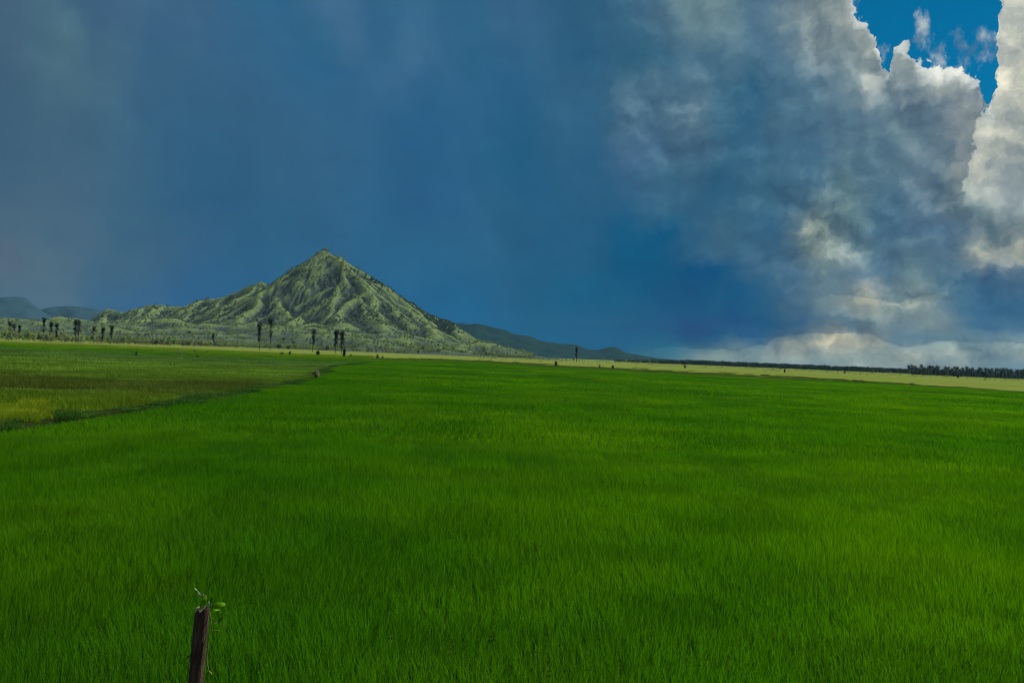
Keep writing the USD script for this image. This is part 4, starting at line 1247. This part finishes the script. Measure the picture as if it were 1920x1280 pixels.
    put(T, 'bark_strip', strip([P(383, 1122, .01), P(385, 1116), P(381, 1114.5, .01), P(377, 1115.5), P(373, 1113), P(371.5, 1109.5, -.005), P(368, 1106), P(365, 1101.5, -.01)], [.003, .008, .006, .008, .0075, .006, .006, .001], toward), pale, smooth=60, label='pale frayed strip of bark on top')
    put(T, 'leaf', strip([P(374, 1143, .02), P(378, 1136, .025), P(382, 1127, .025), P(385, 1120, .02), P(387, 1114.5, .015)], [.004, .014, .016, .012, .001], np.array([0.5, -1.0, 0.6])), leafy, smooth=60)
    put(T, 'leaf', strip([P(396, 1146, .02), P(403, 1143, .03), P(410, 1144, .03), P(415, 1148, .03)], [.002, .010, .009, .001], np.array([0.2, -0.6, 1.0])), leafy, smooth=60)
    put(T, 'leaf', strip([P(389, 1132, .02), P(390, 1124, .02), P(394, 1117, .02)], [.002, .009, .001], np.array([0.4, -1.0, 0.4])), leafy, smooth=60)
    put(T, 'splinter', strip([P(366, 1148, .02), P(368, 1141, .022), P(372, 1138, .02), P(377, 1136, .01)], [.004, .010, .008, .003], toward), pale, smooth=60)
    put(T, 'splinter', strip([P(391, 1141, .02), P(391.5, 1133, .022), P(391, 1126, .015)], [.007, .010, .003], toward), pale, smooth=60)
    put(T, 'leaf', strip([P(391, 1137, .02), P(396, 1135.5, .025), P(405, 1134, .03), P(414, 1133, .03), P(420, 1132.5, .025), P(424, 1132.5, .02)], [.003, .012, .019, .019, .014, .001], np.array([0.1, -1.0, 0.5])), leafy, smooth=60, label='bright green leaf sticking out to the right')
    put(T, 'leaf', strip([P(393, 1130, .02), P(397, 1124, .02), P(400, 1118, .02)], [.002, .006, .001], toward), olive, smooth=60)
    put(T, 'leaf', strip([P(408, 1166), P(413, 1161), P(420, 1155)], [.002, .009, .001], toward), olive, smooth=60)
    put(T, 'leaf', strip([P(400, 1182), P(407, 1182), P(414, 1183)], [.002, .008, .001], toward), olive, smooth=60)
    put(T, 'leaf', strip([P(358, 1225, .02), P(353, 1231, .03), P(347, 1236, .03)], [.002, .007, .001], toward), olive, smooth=60)
    put(T, 'leaf', strip([P(391, 1256, .02), P(389, 1263, .025), P(387, 1272, .025), P(389, 1279, .02)], [.004, .010, .008, .003], toward), palegreen, smooth=60, label='pale yellow-green leaf low on the right side')
    put(T, 'leaf', strip([P(392, 1257, .02), P(395, 1261, .03), P(397, 1264, .03)], [.002, .008, .001], toward), palegreen, smooth=60)
    s = Soup()
    s.tube(np.array([P(393, 1146), P(395.5, 1160, .01), P(394.5, 1178, .01), P(391, 1196, .01), P(390, 1215, .01), P(388, 1240, .02), P(391, 1256, .02)]), 0.0018, 6)
    s.tube(np.array([P(394, 1170), P(401, 1168, .01), P(408, 1166)]), 0.0011, 5)
    s.tube(np.array([P(394, 1184), P(397, 1182.5), P(400, 1182)]), 0.0011, 5)
    put(T, 'vine', s.mesh(), vine, smooth=60)
    s = Soup()
    s.tube(np.array([P(362, 1190), P(358, 1202, .01), P(359, 1220, .02), P(355, 1236, .02), P(352, 1260, .02), P(350, 1290, .02)]), 0.0016, 6)
    put(T, 'vine', s.mesh(), vine, smooth=60)


make_post()

# ------------------------------------------------------------------ air
if HAZE > 0:
    g = Graph()
    hz = g.material('haze_air', volume=g.add('principled_volume', 'volume', color=(0.30, 0.66, 1.0), density=HAZE, anisotropy=0.0))
    bxm = trimesh.creation.box(bounds=[[X0 - 50, Y0 - 50, -3.0], [X1 + 50, Y1 + 50, 300.0]])
    o = usdkit.mesh(stage, '/World/haze', bxm, hz)
    tell(o.GetPrim(), label='thin bluish air between the camera and the far mountains', kind='stuff')
